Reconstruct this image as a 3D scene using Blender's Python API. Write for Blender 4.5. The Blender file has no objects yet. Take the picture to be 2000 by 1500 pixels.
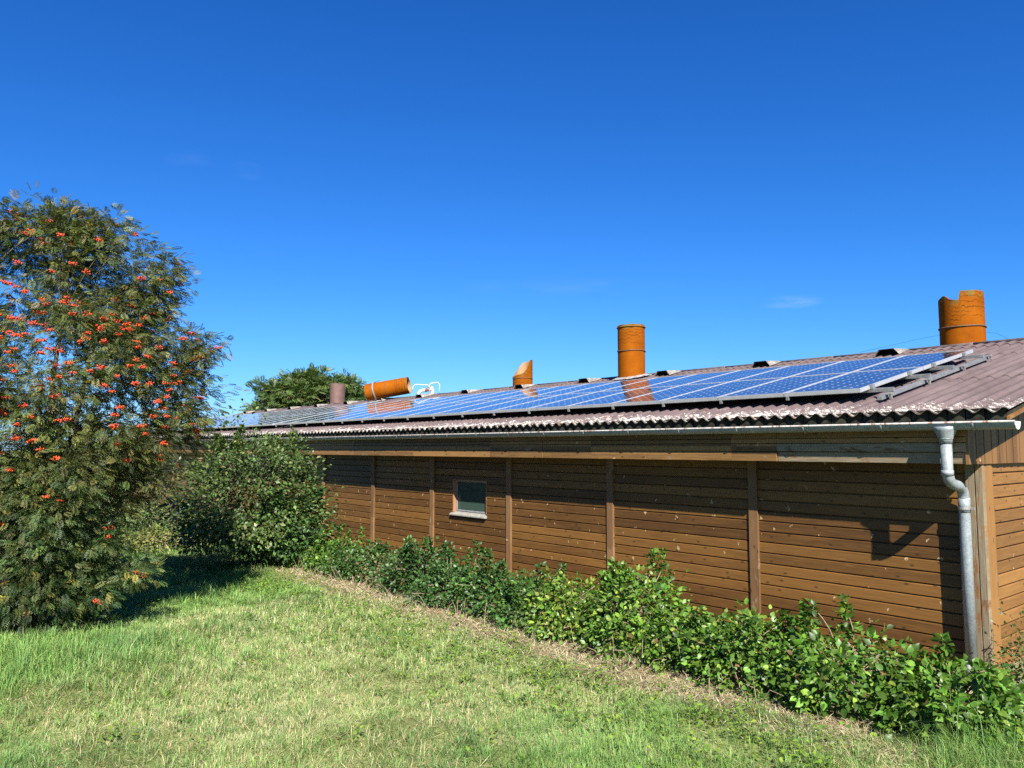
import bpy, math, random
import numpy as np
rng = np.random.default_rng(7)
random.seed(7)
SC = bpy.context.scene
COL = SC.collection
R = math.radians
# ------------------------------------------------------------------ layout (metres)
WX = 7.86            # outer face of the long board wall
Y0, Y1 = 2.66, 35.0  # near and far end of the shed
FX = 7.47            # face of the fascia boxing
EX, EZ = 7.37, 2.377  # eave edge of the roof sheets (mid wave)
SL = R(12.0); TS = math.tan(SL); CS = math.cos(SL); SN = math.sin(SL)
RX = 13.4            # ridge
XB = 2 * RX - EX     # far eave
ROOT = (WX, Y0, 0.0)
def roofz(x): return EZ + (x - EX) * TS if x <= RX else EZ + (2 * RX - x - EX) * TS

# ------------------------------------------------------------------ tagging
def tag(o, label=None, cat=None, group=None, kind=None):
    if label: o['label'] = label
    if cat: o['category'] = cat
    if group: o['group'] = group
    if kind: o['kind'] = kind
    return o
def empty(name, loc, label, cat, group=None, rot=(0, 0, 0)):
    o = bpy.data.objects.new(name, None); COL.objects.link(o)
    o.location = loc; o.rotation_euler = rot; o.empty_display_size = 0.2
    return tag(o, label, cat, group)
def origin(p):
    v = np.zeros(3)
    while p is not None:
        v += np.array(p.location); p = p.parent
    return v

# ------------------------------------------------------------------ mesh helpers
def link(name, me, mat, parent=None):
    o = bpy.data.objects.new(name, me); COL.objects.link(o)
    if mat is not None: me.materials.append(mat)
    if parent is not None: o.parent = parent
    return o
def np_mesh(name, V, T, smooth=False, col=None):
    """V (n,3), T (m,k) -> mesh"""
    V = np.ascontiguousarray(V, dtype=np.float32); T = np.ascontiguousarray(T, dtype=np.int32)
    me = bpy.data.meshes.new(name)
    me.vertices.add(len(V)); me.vertices.foreach_set('co', V.ravel())
    k = T.shape[1]
    me.loops.add(T.size); me.loops.foreach_set('vertex_index', T.ravel())
    me.polygons.add(len(T))
    me.polygons.foreach_set('loop_start', np.arange(0, T.size, k, dtype=np.int32))
    me.polygons.foreach_set('loop_total', np.full(len(T), k, dtype=np.int32))
    if smooth: me.polygons.foreach_set('use_smooth', np.ones(len(T), dtype=bool))
    if col is not None:
        a = me.color_attributes.new('tint', 'FLOAT_COLOR', 'POINT')
        c = np.ones((len(V), 4), dtype=np.float32); c[:, :3] = col
        a.data.foreach_set('color', c.ravel())
    me.update(calc_edges=True); me.validate()
    return me
class MB:
    """collects shapes that become one mesh; coordinates are world coordinates"""
    def __init__(s): s.v = []; s.f = []; s.uv = {}
    def add(s, V, F):
        b = len(s.v); s.v += [tuple(map(float, p)) for p in V]; s.f += [tuple(i + b for i in f) for f in F]
    def box(s, x0, x1, y0, y1, z0, z1):
        s.hexa([(x0, y0, z0), (x1, y0, z0), (x1, y1, z0), (x0, y1, z0), (x0, y0, z1), (x1, y0, z1), (x1, y1, z1), (x0, y1, z1)])
    def hexa(s, P):
        s.add(P, [(0, 3, 2, 1), (4, 5, 6, 7), (0, 1, 5, 4), (1, 2, 6, 5), (2, 3, 7, 6), (3, 0, 4, 7)])
    def tube(s, P, r, n=8, cap=True, up=None):
        P = [np.array(p, float) for p in P]; m = len(P)
        rr = r if hasattr(r, '__len__') else [r] * m
        V = []; prev = None
        for i, p in enumerate(P):
            t = P[min(i + 1, m - 1)] - P[max(i - 1, 0)]; t = t / (np.linalg.norm(t) + 1e-9)
            if prev is None:
                a = np.array(up if up is not None else ((0, 0, 1) if abs(t[2]) < .9 else (1, 0, 0)), float)
            else: a = prev
            a = a - t * (a @ t); a /= np.linalg.norm(a) + 1e-9; prev = a
            b = np.cross(t, a)
            for k in range(n):
                w = 2 * math.pi * k / n
                V.append(p + rr[i] * (math.cos(w) * a + math.sin(w) * b))
        F = [(i * n + k, i * n + (k + 1) % n, (i + 1) * n + (k + 1) % n, (i + 1) * n + k) for i in range(m - 1) for k in range(n)]
        if cap: F += [tuple(range(n - 1, -1, -1)), tuple(range((m - 1) * n, m * n))]
        s.add(V, F)
    def build(s, name, mat, parent=None, smooth=False, bevel=0, label=None):
        me = bpy.data.meshes.new(name)
        o3 = origin(parent)
        me.from_pydata([(x - o3[0], y - o3[1], z - o3[2]) for x, y, z in s.v], [], s.f)
        if smooth: me.polygons.foreach_set('use_smooth', [True] * len(me.polygons))
        me.update()
        o = link(name, me, mat, parent)
        if bevel:
            b = o.modifiers.new('bevel', 'BEVEL'); b.width = bevel; b.segments = 2; b.limit_method = 'ANGLE'; b.angle_limit = R(40)
        if label: o['label'] = label
        return o

# ------------------------------------------------------------------ node helpers
ALB = .78      # exposure is set for deep shade; every surface is this much darker than first mixed
class NT:
    def __init__(s, name):
        s.m = bpy.data.materials.new(name); s.m.use_nodes = True; s.t = s.m.node_tree; s.t.nodes.clear()
        s.out = s.t.nodes.new('ShaderNodeOutputMaterial')
    def n(s, typ, ins=None, **props):
        x = s.t.nodes.new('ShaderNode' + typ)
        for k, v in props.items(): setattr(x, k, v)
        for k, v in (ins or {}).items():
            i = x.inputs[k]
            if isinstance(v, bpy.types.NodeSocket): s.t.links.new(v, i)
            elif hasattr(i, 'default_value'):
                if isinstance(v, (tuple, list)) and len(v) == 3 and i.type == 'RGBA': v = (*v, 1)
                i.default_value = v
        return x
    def math(s, op, a, b=0.0, c=0.0, clamp=False):
        x = s.n('Math', {0: a, 1: b, 2: c}, operation=op); x.use_clamp = clamp; return x.outputs[0]
    def pos(s): return s.n('NewGeometry').outputs['Position']
    def xyz(s, v):
        x = s.n('SeparateXYZ', {0: v}); return x.outputs[0], x.outputs[1], x.outputs[2]
    def vec(s, x, y, z): return s.n('CombineXYZ', {0: x, 1: y, 2: z}).outputs[0]
    def scale(s, v, k): return s.n('VectorMath', {0: v, 1: k}, operation='MULTIPLY').outputs[0]
    def noise(s, v, scale, detail=4, rough=.55, dist=0.0):
        return s.n('TexNoise', {'Vector': v, 'Scale': scale, 'Detail': detail, 'Roughness': rough, 'Distortion': dist}).outputs['Fac']
    def ramp(s, f, stops, interp='LINEAR'):
        x = s.n('ValToRGB', {0: f}); e = x.color_ramp.elements; x.color_ramp.interpolation = interp
        while len(e) < len(stops): e.new(0.5)
        for a, (p, c) in zip(e, stops):
            a.position = p; a.color = (*c, 1) if hasattr(c, '__len__') else (c, c, c, 1)
        return x.outputs[0]
    def mix(s, f, a, b, mode='MIX'):
        x = s.n('Mix', data_type='RGBA', blend_type=mode)
        for i, v in ((0, f), (6, a), (7, b)):
            if isinstance(v, bpy.types.NodeSocket): s.t.links.new(v, x.inputs[i])
            else: x.inputs[i].default_value = (*v, 1) if hasattr(v, '__len__') else v
        return x.outputs[2]
    def smooth(s, f, a, b):
        x = s.n('MapRange', {0: f, 1: a, 2: b, 3: 0.0, 4: 1.0}, interpolation_type='SMOOTHSTEP'); return x.outputs[0]
    def bump(s, h, strength=.3, dist=.01):
        return s.n('Bump', {'Strength': strength, 'Distance': dist, 'Height': h}).outputs[0]
    def pbr(s, col, rough=.6, metal=0.0, spec=.5, normal=None, **kw):
        if isinstance(col, tuple): col = tuple(c * ALB for c in col)
        else: col = s.mix(1.0, col, (ALB, ALB, ALB), 'MULTIPLY')
        ins = {'Base Color': col, 'Roughness': rough, 'Metallic': metal, 'Specular IOR Level': spec}
        if normal is not None: ins['Normal'] = normal
        ins.update(kw)
        b = s.n('BsdfPrincipled', ins)
        s.t.links.new(b.outputs[0], s.out.inputs[0]); return s.m
    def surf(s, sh): s.t.links.new(sh, s.out.inputs[0]); return s.m

# ------------------------------------------------------------------ materials
def wood(name, along, across, c_lo, c_hi, pitch=.118, scars=.8, weather=0.0, off=0.0, bays=2.19):
    """stained boards: grain runs along `along`, boards stack along `across`"""
    t = NT(name); p = t.pos(); xyz = dict(zip('xyz', t.xyz(p)))
    a, c = xyz[along], xyz[across]
    bi = t.math('FLOOR', t.math('DIVIDE', t.math('SUBTRACT', c, off), pitch))
    bay = t.math('FLOOR', t.math('DIVIDE', t.math('SUBTRACT', a, .68), bays))
    wn = t.n('TexWhiteNoise', {'Vector': t.vec(bi, bay, 3.0)}, noise_dimensions='3D').outputs['Value']
    # grain space: long along the board, jumped per board
    gv = t.vec(t.math('ADD', t.math('MULTIPLY', a, 1.6), t.math('MULTIPLY', wn, 37.0)), t.math('MULTIPLY', c, 26.0), t.math('MULTIPLY', wn, 11.0))
    g1 = t.noise(gv, 1.5, 6, .62, 1.2)
    gf = t.noise(t.vec(t.math('MULTIPLY', a, 5.0), t.math('MULTIPLY', c, 190.0), wn), 1.0, 3, .6)
    blot = t.noise(p, 1.1, 4, .6)
    f = t.math('ADD', t.math('MULTIPLY', g1, .62), t.math('ADD', t.math('MULTIPLY', gf, .22), t.math('MULTIPLY', wn, .42)))
    f = t.math('ADD', f, t.math('MULTIPLY', blot, .28))
    col = t.ramp(t.smooth(f, .44, 1.1), [(0, c_lo), (.55, [(x + y) / 2 for x, y in zip(c_lo, c_hi)]), (1, c_hi)])
    # dark knots
    kv = t.vec(t.math('ADD', t.math('MULTIPLY', a, .8), t.math('MULTIPLY', bi, 5.13)), t.math('MULTIPLY', c, 1.6), 0.0)
    vk = t.n('TexVoronoi', {'Vector': kv, 'Scale': 3.3, 'Randomness': 1.0}, voronoi_dimensions='2D').outputs['Distance']
    col = t.mix(t.math('MULTIPLY', t.math('SUBTRACT', 1.0, t.smooth(vk, .03, .085)), .65), col, [x * .35 for x in c_lo])
    # pale chips where the stain has come off
    if scars:
        sv = t.vec(t.math('ADD', t.math('MULTIPLY', a, 1.25), t.math('MULTIPLY', bi, 3.7)), c, 0.0)
        sv = t.n('VectorMath', {0: sv, 1: t.scale(t.n('TexNoise', {'Vector': p, 'Scale': 26.0, 'Detail': 2.0}).outputs['Color'], (.1, .1, 0))}, operation='ADD').outputs[0]
        vs = t.n('TexVoronoi', {'Vector': sv, 'Scale': 4.6}, voronoi_dimensions='2D').outputs
        keep = t.math('GREATER_THAN', t.xyz(vs['Color'])[0], 1 - .62 * scars)
        sz = t.math('MULTIPLY', t.xyz(vs['Color'])[1], .080)
        s = t.math('MULTIPLY', t.math('LESS_THAN', vs['Distance'], t.math('ADD', sz, .018)), keep)
        s = t.math('MULTIPLY', s, t.smooth(t.noise(p, 60, 3, .7), .38, .50))
        s = t.math('MULTIPLY', s, t.math('GREATER_THAN', t.noise(p, .7, 2), .40))
        col = t.mix(t.math('MULTIPLY', s, .8), col, (.50, .37, .21))
        # long worn streaks
        ls = t.smooth(t.noise(t.vec(t.math('MULTIPLY', a, 2.6), t.math('MULTIPLY', c, 75.0), wn), 1.0, 4, .65), .69, .76)
        col = t.mix(t.math('MULTIPLY', ls, .42), col, (.42, .29, .15))
    if weather:
        w = t.noise(t.vec(t.math('MULTIPLY', a, 2.2), t.math('MULTIPLY', c, 7.0), wn), 1.3, 7, .68, .6)
        w = t.smooth(w, .62 - .3 * weather, .70 - .3 * weather)
        grey = t.ramp(t.noise(t.vec(t.math('MULTIPLY', a, 3.0), t.math('MULTIPLY', c, 90.0), 0.0), 1.5, 5, .6), [(.25, (.095, .070, .042)), (.6, (.255, .20, .125)), (.8, (.40, .325, .22))])
        col = t.mix(w, col, grey)
    rough = t.ramp(g1, [(0, .5), (1, .72)])
    h = t.math('ADD', t.math('MULTIPLY', g1, .5), t.math('MULTIPLY', gf, .5))
    return t.pbr(col, rough, 0, .35, t.bump(h, .35, .004))
W_LO, W_HI = (.064, .027, .0048), (.198, .092, .0185)
M = {}
M['wall'] = wood('stained_boards', 'y', 'z', W_LO, W_HI, off=.981 - .118 * 8)
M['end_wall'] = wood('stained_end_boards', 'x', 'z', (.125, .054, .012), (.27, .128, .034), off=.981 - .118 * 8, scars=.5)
M['gable'] = wood('gable_boards', 'z', 'x', (.09, .042, .014), (.20, .10, .034), pitch=.095, scars=.15)
M['post'] = wood('batten_wood', 'z', 'y', (.105, .052, .019), (.235, .13, .058), pitch=1.0, scars=.25, weather=.12)
M['corner'] = wood('corner_wood', 'z', 'y', (.13, .055, .018), (.27, .13, .05), pitch=.06, scars=.4, weather=.75)
M['trim'] = wood('trim_wood', 'z', 'x', (.14, .06, .015), (.27, .13, .037), pitch=.3, scars=.1, weather=.15)
M['fascia'] = wood('fascia_wood', 'y', 'z', (.090, .046, .013), (.30, .155, .048), pitch=.09, scars=.25, weather=.02)
M['fascia_grey'] = wood('weathered_fascia_wood', 'y', 'z', (.10, .05, .02), (.25, .14, .06), pitch=.09, scars=.6, weather=.85)
M['jamb'] = wood('jamb_wood', 'z', 'x', (.17, .065, .025), (.36, .17, .075), pitch=.5, scars=.2)

def roof_mat():
    t = NT('fibre_cement'); p = t.pos(); x, y, z = t.xyz(p)
    n1 = t.noise(p, 2.2, 6, .65); n2 = t.noise(p, 30, 4, .6)
    streak = t.noise(t.vec(t.math('MULTIPLY', x, .7), t.math('MULTIPLY', y, 14.0), 0.0), 1.2, 5, .65)
    col = t.ramp(t.math('ADD', t.math('MULTIPLY', n1, .5), t.math('MULTIPLY', streak, .5)), [(.3, (.066, .046, .045)), (.5, (.116, .083, .081)), (.7, (.162, .118, .115))])
    col = t.mix(t.math('MULTIPLY', t.smooth(n2, .56, .70), .5), col, (.055, .038, .038))
    wv = t.math('COSINE', t.math('MULTIPLY', t.math('SUBTRACT', y, 2.302), 2 * math.pi / .1535))
    dirt = t.math('MULTIPLY', t.math('SUBTRACT', 1.0, t.smooth(wv, -.95, -.1)), t.smooth(t.noise(t.vec(t.math('MULTIPLY', x, .9), t.math('MULTIPLY', y, 6.5), 0.0), 1.3, 4, .65), .32, .60))
    col = t.mix(t.math('MULTIPLY', dirt, .72), col, (.045, .032, .028))
    # white and orange crust lichen, thick along the eave, sparse above
    up = t.math('SUBTRACT', x, EX)
    lv = t.vec(t.math('MULTIPLY', x, .8), y, z)
    ln = t.math('ADD', t.math('MULTIPLY', t.noise(lv, 26, 5, .72, .6), .72), t.math('MULTIPLY', t.noise(p, 3.1, 3, .6), .28))
    th = t.ramp(t.math('DIVIDE', up, 2.0), [(0, .475), (.08, .495), (.17, .53), (.28, .59), (.45, .665), (1, .69)])
    lf = t.smooth(t.math('SUBTRACT', ln, th), 0.0, .03)
    lc = t.ramp(t.noise(p, 70, 3, .6), [(.3, (.20, .18, .155)), (.5, (.40, .37, .335)), (.75, (.56, .53, .49))])
    lc = t.mix(t.smooth(t.noise(p, 7.0, 3), .60, .70), lc, (.42, .22, .10))
    col = t.mix(lf, col, lc)
    # dark grime right at the sheet edge
    col = t.mix(t.math('MULTIPLY', t.math('SUBTRACT', 1.0, t.smooth(up, .0, .03)), .8), col, (.035, .03, .025))
    return t.pbr(col, .85, 0, .25, t.bump(t.math('ADD', n2, lf), .5, .004))
M['roof'] = roof_mat()
def simple(name, c1, c2, scale=6, rough=.6, metal=0.0, spec=.5, bump=.2, detail=5):
    t = NT(name); p = t.pos(); n = t.noise(p, scale, detail, .6)
    col = t.ramp(n, [(.3, c1), (.7, c2)])
    return t.pbr(col, rough, metal, spec, t.bump(t.noise(p, scale * 5, 3), bump, .003))
M['filler'] = simple('mossy_foam', (.012, .012, .010), (.055, .052, .035), 14, .95, spec=.1, bump=.8)
M['cap'] = simple('ridge_cement', (.085, .062, .06), (.21, .17, .16), 9, .9, spec=.2, bump=.6)
M['vent'] = simple('lichened_vent', (.10, .075, .07), (.36, .34, .29), 11, .9, spec=.2, bump=.6)
M['dark'] = simple('dark_void', (.004, .004, .004), (.008, .008, .008), 3, 1.0, spec=0.0)
M['alu'] = simple('aluminium_frame', (.56, .58, .60), (.70, .72, .74), 12, .38, .55, .5, .05)
M['rail'] = simple('aluminium_rail', (.28, .29, .29), (.44, .45, .445), 15, .42, .6, .5, .1)
M['steel'] = simple('small_steel', (.30, .28, .25), (.5, .48, .45), 40, .5, .6)
M['plastic'] = simple('white_plastic', (.52, .52, .51), (.64, .64, .63), 8, .35)
M['sleeve'] = simple('reddish_sleeve', (.15, .07, .06), (.22, .11, .09), 12, .5)
M['sill'] = simple('pale_sill', (.19, .18, .155), (.36, .345, .30), 22, .55, bump=.4)
M['sash'] = simple('grey_sash', (.16, .17, .18), (.30, .31, .32), 10, .5)
M['bark'] = simple('bark', (.045, .036, .026), (.15, .125, .09), 30, .9, spec=.2, bump=.8)
M['twig'] = simple('pale_twig', (.16, .12, .075), (.33, .26, .17), 30, .8, spec=.2)
M['flash'] = simple('lead_flashing', (.2, .2, .2), (.5, .5, .49), 14, .5, .2)
M['strap'] = simple('rusty_strap', (.07, .035, .018), (.20, .11, .06), 50, .7, .3)
M['greyband'] = simple('grey_rubber_band', (.16, .15, .14), (.27, .25, .23), 30, .6)
M['inside'] = simple('pipe_inside', (.28, .145, .06), (.38, .21, .10), 6, .7)
M['brownpipe'] = simple('brown_fibre_pipe', (.10, .052, .042), (.165, .088, .072), 5, .7, bump=.3)
M['berry'] = simple('rowan_berry', (.41, .028, .003), (.55, .066, .005), 35, .35, spec=.5, bump=0)

def zinc():
    t = NT('galvanised_zinc'); p = t.pos(); x, y, z = t.xyz(p)
    v = t.n('TexVoronoi', {'Vector': p, 'Scale': 90.0}).outputs['Color']
    n = t.noise(p, 5, 5, .6)
    f = t.math('ADD', t.math('MULTIPLY', t.xyz(v)[0], .35), t.math('MULTIPLY', n, .65))
    col = t.ramp(f, [(.25, (.19, .22, .235)), (.75, (.33, .365, .375))])
    rs = t.smooth(t.noise(t.vec(t.math('MULTIPLY', x, 30.0), t.math('MULTIPLY', y, 30.0), t.math('MULTIPLY', z, 5.0)), 1.0, 6, .7), .60, .70)
    rs = t.math('MULTIPLY', rs, t.smooth(t.noise(p, 2.2, 3), .45, .6))
    col = t.mix(t.math('MULTIPLY', rs, .75), col, (.36, .24, .13))
    w = t.smooth(t.noise(p, 14, 5, .7), .60, .66)
    col = t.mix(t.math('MULTIPLY', w, .45), col, (.50, .53, .53))
    return t.pbr(col, t.ramp(n, [(.2, .42), (.8, .62)]), .2, .5, t.bump(t.noise(p, 40, 3), .15, .003))
M['zinc'] = zinc()
def lip():
    t = NT('flaked_gutter_lip'); p = t.pos(); x, y, z = t.xyz(p)
    n = t.noise(t.vec(t.math('MULTIPLY', x, 3.0), t.math('MULTIPLY', y, 6.0), z), 3.0, 6, .7)
    col = t.ramp(n, [(.44, (.36, .36, .35)), (.54, (.28, .255, .23)), (.60, (.17, .075, .055)), (.75, (.13, .06, .045))])
    return t.pbr(col, .6, .1, .4)
M['lip'] = lip()

def orange():
    t = NT('cracked_orange_pipe'); uv = t.n('UVMap').outputs[0]; u, v, _ = t.xyz(uv)
    p = t.pos()
    n = t.noise(p, 3.5, 5, .6); fine = t.noise(p, 45, 3, .6)
    col = t.ramp(t.math('ADD', t.math('MULTIPLY', n, .8), t.math('MULTIPLY', fine, .2)), [(.3, (.185, .046, .0015)), (.55, (.26, .070, .002)), (.75, (.31, .095, .004))])
    # v: 0 at the rim, metres downward.  thin wavy cracks under the rim, dark weathering
    cv = t.vec(t.math('MULTIPLY', u, 2.3), t.math('MULTIPLY', v, 9.5), 0.0)
    wob = t.noise(t.vec(t.math('MULTIPLY', u, 9.0), t.math('MULTIPLY', v, 5.0), 1.3), 1.0, 4, .6)
    fr = t.math('FRACT', t.math('ADD', t.math('MULTIPLY', v, 13.0), t.math('MULTIPLY', wob, 2.2)))
    line = t.math('LESS_THAN', t.math('ABSOLUTE', t.math('SUBTRACT', fr, .5)), .075)
    msk = t.smooth(t.math('SUBTRACT', t.noise(cv, 1.1, 3), t.math('MULTIPLY', v, .75)), .18, .25)
    col = t.mix(t.math('MULTIPLY', t.math('MULTIPLY', line, msk), .85), col, (.05, .022, .006))
    moss = t.math('MULTIPLY', t.math('SUBTRACT', 1.0, t.smooth(v, .02, .15)), t.smooth(t.noise(p, 9, 4, .65), .46, .58))
    col = t.mix(t.math('MULTIPLY', moss, .8), col, (.14, .13, .035))
    soot = t.math('MULTIPLY', t.smooth(t.noise(t.scale(p, (2, 2, 6)), 2.5, 5, .7), .55, .72), t.math('SUBTRACT', 1.0, t.smooth(v, .05, .5)))
    col = t.mix(t.math('MULTIPLY', soot, .5), col, (.13, .06, .015))
    run = t.smooth(t.noise(t.vec(t.math('MULTIPLY', u, 22.0), t.math('MULTIPLY', v, 1.3), 4.0), 1.0, 5, .65), .56, .72)
    col = t.mix(t.math('MULTIPLY', run, .45), col, (.16, .05, .012))
    return t.pbr(col, .75, 0, .05, t.bump(fine, .15, .003))
M['orange'] = orange()

def panel_glass():
    t = NT('solar_cells'); uv = t.n('UVMap').outputs[0]; u, v, _ = t.xyz(uv)     # uv in cells
    fu = t.math('ABSOLUTE', t.math('SUBTRACT', t.math('FRACT', t.math('ADD', u, .5)), .5))
    fv = t.math('ABSOLUTE', t.math('SUBTRACT', t.math('FRACT', t.math('ADD', v, .5)), .5))
    dia = t.math('LESS_THAN', t.math('ADD', fu, fv), .135)
    lin = t.math('LESS_THAN', t.math('MINIMUM', fu, fv), .012)
    bus = t.math('LESS_THAN', t.math('ABSOLUTE', t.math('SUBTRACT', t.math('ABSOLUTE', t.math('SUBTRACT', t.math('FRACT', u), .5)), .25)), .010)
    wn = t.n('TexWhiteNoise', {'Vector': t.vec(t.math('FLOOR', u), t.math('FLOOR', v), 0.0)}, noise_dimensions='3D').outputs['Value']
    obj = t.n('ObjectInfo').outputs['Random']
    base = t.mix(t.math('ADD', t.math('MULTIPLY', wn, .5), t.math('MULTIPLY', obj, .5)), (.020, .028, .048), (.028, .038, .064))
    col = t.mix(t.math('MULTIPLY', t.math('MAXIMUM', lin, bus), .18), base, (.35, .40, .48))
    col = t.mix(t.math('MULTIPLY', dia, .9), col, (.66, .70, .76))
    dust = t.smooth(t.noise(t.pos(), 2.6, 5, .65), .45, .75)
    col = t.mix(t.math('MULTIPLY', dust, .10), col, (.42, .40, .36))
    rough = t.math('ADD', .03, t.math('MULTIPLY', dust, .10))
    return t.pbr(col, rough, 0, .5, t.bump(t.noise(t.pos(), 2.0, 2), .02, .003), IOR=1.38)
M['cells'] = panel_glass()
def pane():
    t = NT('window_glass')
    return t.pbr((.042, .070, .056), .08, 0, .28, t.bump(t.noise(t.pos(), 3.0, 2), .03, .004))
M['pane'] = pane()

def foliage(name, gloss=.35, trans=.32, rough=.42, warm=(1.25, 1.35, .5)):
    t = NT(name); c = t.n('Attribute', attribute_name='tint').outputs['Color']
    n = t.noise(t.pos(), 38, 2)
    c2 = t.mix(1.0, c, t.ramp(n, [(.3, .78 * ALB), (.7, 1.2 * ALB)]), 'MULTIPLY')
    b = t.n('BsdfPrincipled', {'Base Color': c2, 'Roughness': rough, 'Specular IOR Level': gloss})
    tr = t.n('BsdfTranslucent', {'Color': t.mix(1.0, c2, warm, 'MULTIPLY')})
    return t.surf(t.n('MixShader', {0: trans, 1: b.outputs[0], 2: tr.outputs[0]}).outputs[0])
M['leaf'] = foliage('broad_leaf')
M['rowan'] = foliage('rowan_leaf', .3, .28, .5)
M['grass'] = foliage('grass_blade', .25, .35, .5, (1.15, 1.2, .6))
M['litter'] = foliage('dry_litter', .1, .15, .8, (1.0, 1.0, .9))

def ground():
    t = NT('meadow_soil'); p = t.pos(); x, y, z = t.xyz(p)
    n = t.noise(p, 1.3, 6, .65); n2 = t.noise(p, 22, 5, .7)
    col = t.ramp(t.math('ADD', t.math('MULTIPLY', n, .6), t.math('MULTIPLY', n2, .4)), [(.32, (.08, .105, .03)), (.5, (.20, .235, .075)), (.68, (.38, .36, .17))])
    soil = t.ramp(n2, [(.3, (.10, .072, .047)), (.55, (.26, .20, .115)), (.75, (.44, .365, .225))])
    f = t.smooth(t.math('ADD', x, t.math('MULTIPLY', t.math('SUBTRACT', n, .5), .9)), 4.95, 5.25)
    f = t.math('MULTIPLY', f, t.math('SUBTRACT', 1.0, t.smooth(y, 13.2, 14.4)))
    f = t.math('MULTIPLY', f, t.smooth(y, 2.3, 3.0))
    col = t.mix(f, col, soil)
    return t.pbr(col, .95, 0, .1, t.bump(n2, .8, .02))
M['ground'] = ground()

# ------------------------------------------------------------------ ground sheet
xs = np.array([-700, -250, -90, -40, -20, -12, -6, 0, 3, 5, 7, 9, 14, 25, 60, 200, 700.])
gx, gy = np.meshgrid(xs, xs + 8)
V = np.stack([gx.ravel(), gy.ravel(), np.zeros(gx.size)], 1); k = len(xs)
F = np.array([(j * k + i, j * k + i + 1, (j + 1) * k + i + 1, (j + 1) * k + i) for j in range(k - 1) for i in range(k - 1)])
tag(link('ground', np_mesh('ground', V, F), M['ground']), kind='structure')

# ------------------------------------------------------------------ the shed
shed = empty('farm_shed', ROOT, 'long low brown timber shed with corrugated roof and clay vent pipes', 'shed')
P0 = .981 - .118 * 8
WTOP = 2.02
def boards(mb, u0, u1, zlo, zhi, put, pitch=.118, off=P0):
    """horizontal boards with shadow gaps; put(u, depth, z) -> world point (depth inward)"""
    k = math.floor((zlo - off) / pitch)
    pts = []
    while off + k * pitch < zhi:
        a = off + k * pitch; b = a + pitch
        pts += [(.026, a), (.026, a + .0125), (.003, a + .0130), (0, a + .0160), (0, b - .0065), (.006, b - .0004)]
        k += 1
    def clip(pts):
        out = []
        for (d0, z0), (d1, z1) in zip(pts, pts[1:]):
            if z1 <= zlo or z0 >= zhi: continue
            def at(z): return d0 + (d1 - d0) * ((z - z0) / (z1 - z0) if z1 > z0 else 0)
            s = (at(zlo), zlo) if z0 < zlo else (d0, z0); e = (at(zhi), zhi) if z1 > zhi else (d1, z1)
            if not out: out.append(s)
            out.append(e)
        return out
    pts = clip(pts)
    V = [put(u, d, z) for d, z in pts for u in (u0, u1)]
    mb.add(V, [(2 * i, 2 * i + 1, 2 * i + 3, 2 * i + 2) for i in range(len(pts) - 1)])
WY0, WY1, WZ0, WZ1 = 10.02, 10.98, .93, 1.51     # window opening
mb = MB(); put = lambda u, d, z: (WX + d, u, z)
for u0, u1, a, b in ((Y0 + .02, WY0, .02, WTOP), (WY0, WY1, .02, WZ0), (WY0, WY1, WZ1, WTOP), (WY1, Y1, .02, WTOP)):
    boards(mb, u0, u1, a, b, put)
mb.build('wall', M['wall'], shed)
# end wall, back wall, far wall
mb = MB(); boards(mb, WX + .25, XB - .5, .02, 1.95, lambda u, d, z: (u, Y0 + .012 + d, z))
mb.build('wall', M['end_wall'], shed)
mb = MB(); mb.box(XB - .5, XB - .44, Y0 + .06, Y1, 0, 2.35); mb.box(WX + .06, XB - .5, Y1 - .06, Y1, 0, 2.3)
mb.build('wall', M['wall'], shed)
# gable cladding above the end wall: vertical boards
mb = MB(); x = FX + .003; gy0 = 2.625
def undroof(x): return roofz(x) - .075
i = 0
while x < XB - .15:
    w = .088; x1 = x + w; dy = .004 * (i % 2)
    for a, b in ((x, min(x1, RX)), (max(x, RX), x1)):
        if b - a < .004: continue
        mb.hexa([(a, gy0 + dy, 1.905), (b, gy0 + dy, 1.905), (b, gy0 + .028, 1.905), (a, gy0 + .028, 1.905),
                 (a, gy0 + dy, undroof(a)), (b, gy0 + dy, undroof(b)), (b, gy0 + .028, undroof(b)), (a, gy0 + .028, undroof(a))])
    x = x1 + .007; i += 1
mb.box(FX + .01, XB - .2, gy0 + .0285, gy0 + .034, 1.915, 2.30)
mb.build('gable_cladding', M['gable'], shed)
mb = MB()   # far gable
mb.add([(FX, Y1, 1.9), (XB, Y1, 1.9), (XB, Y1, 2.35), (RX, Y1, roofz(RX) - .08), (FX, Y1, 2.35)], [(0, 1, 2, 3, 4)])
mb.build('gable_cladding', M['gable'], shed)
# posts
for y in (5.04, 7.26, 9.43, 11.59, 13.69, 15.88, 18.07, 20.26, 22.45, 24.64, 26.83, 29.02, 31.2, 33.4):
    mb = MB(); mb.box(WX - .028, WX + .02, y - .058, y + .058, .02, 1.93)
    mb.build('post', M['post'], shed, bevel=.004)
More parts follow.
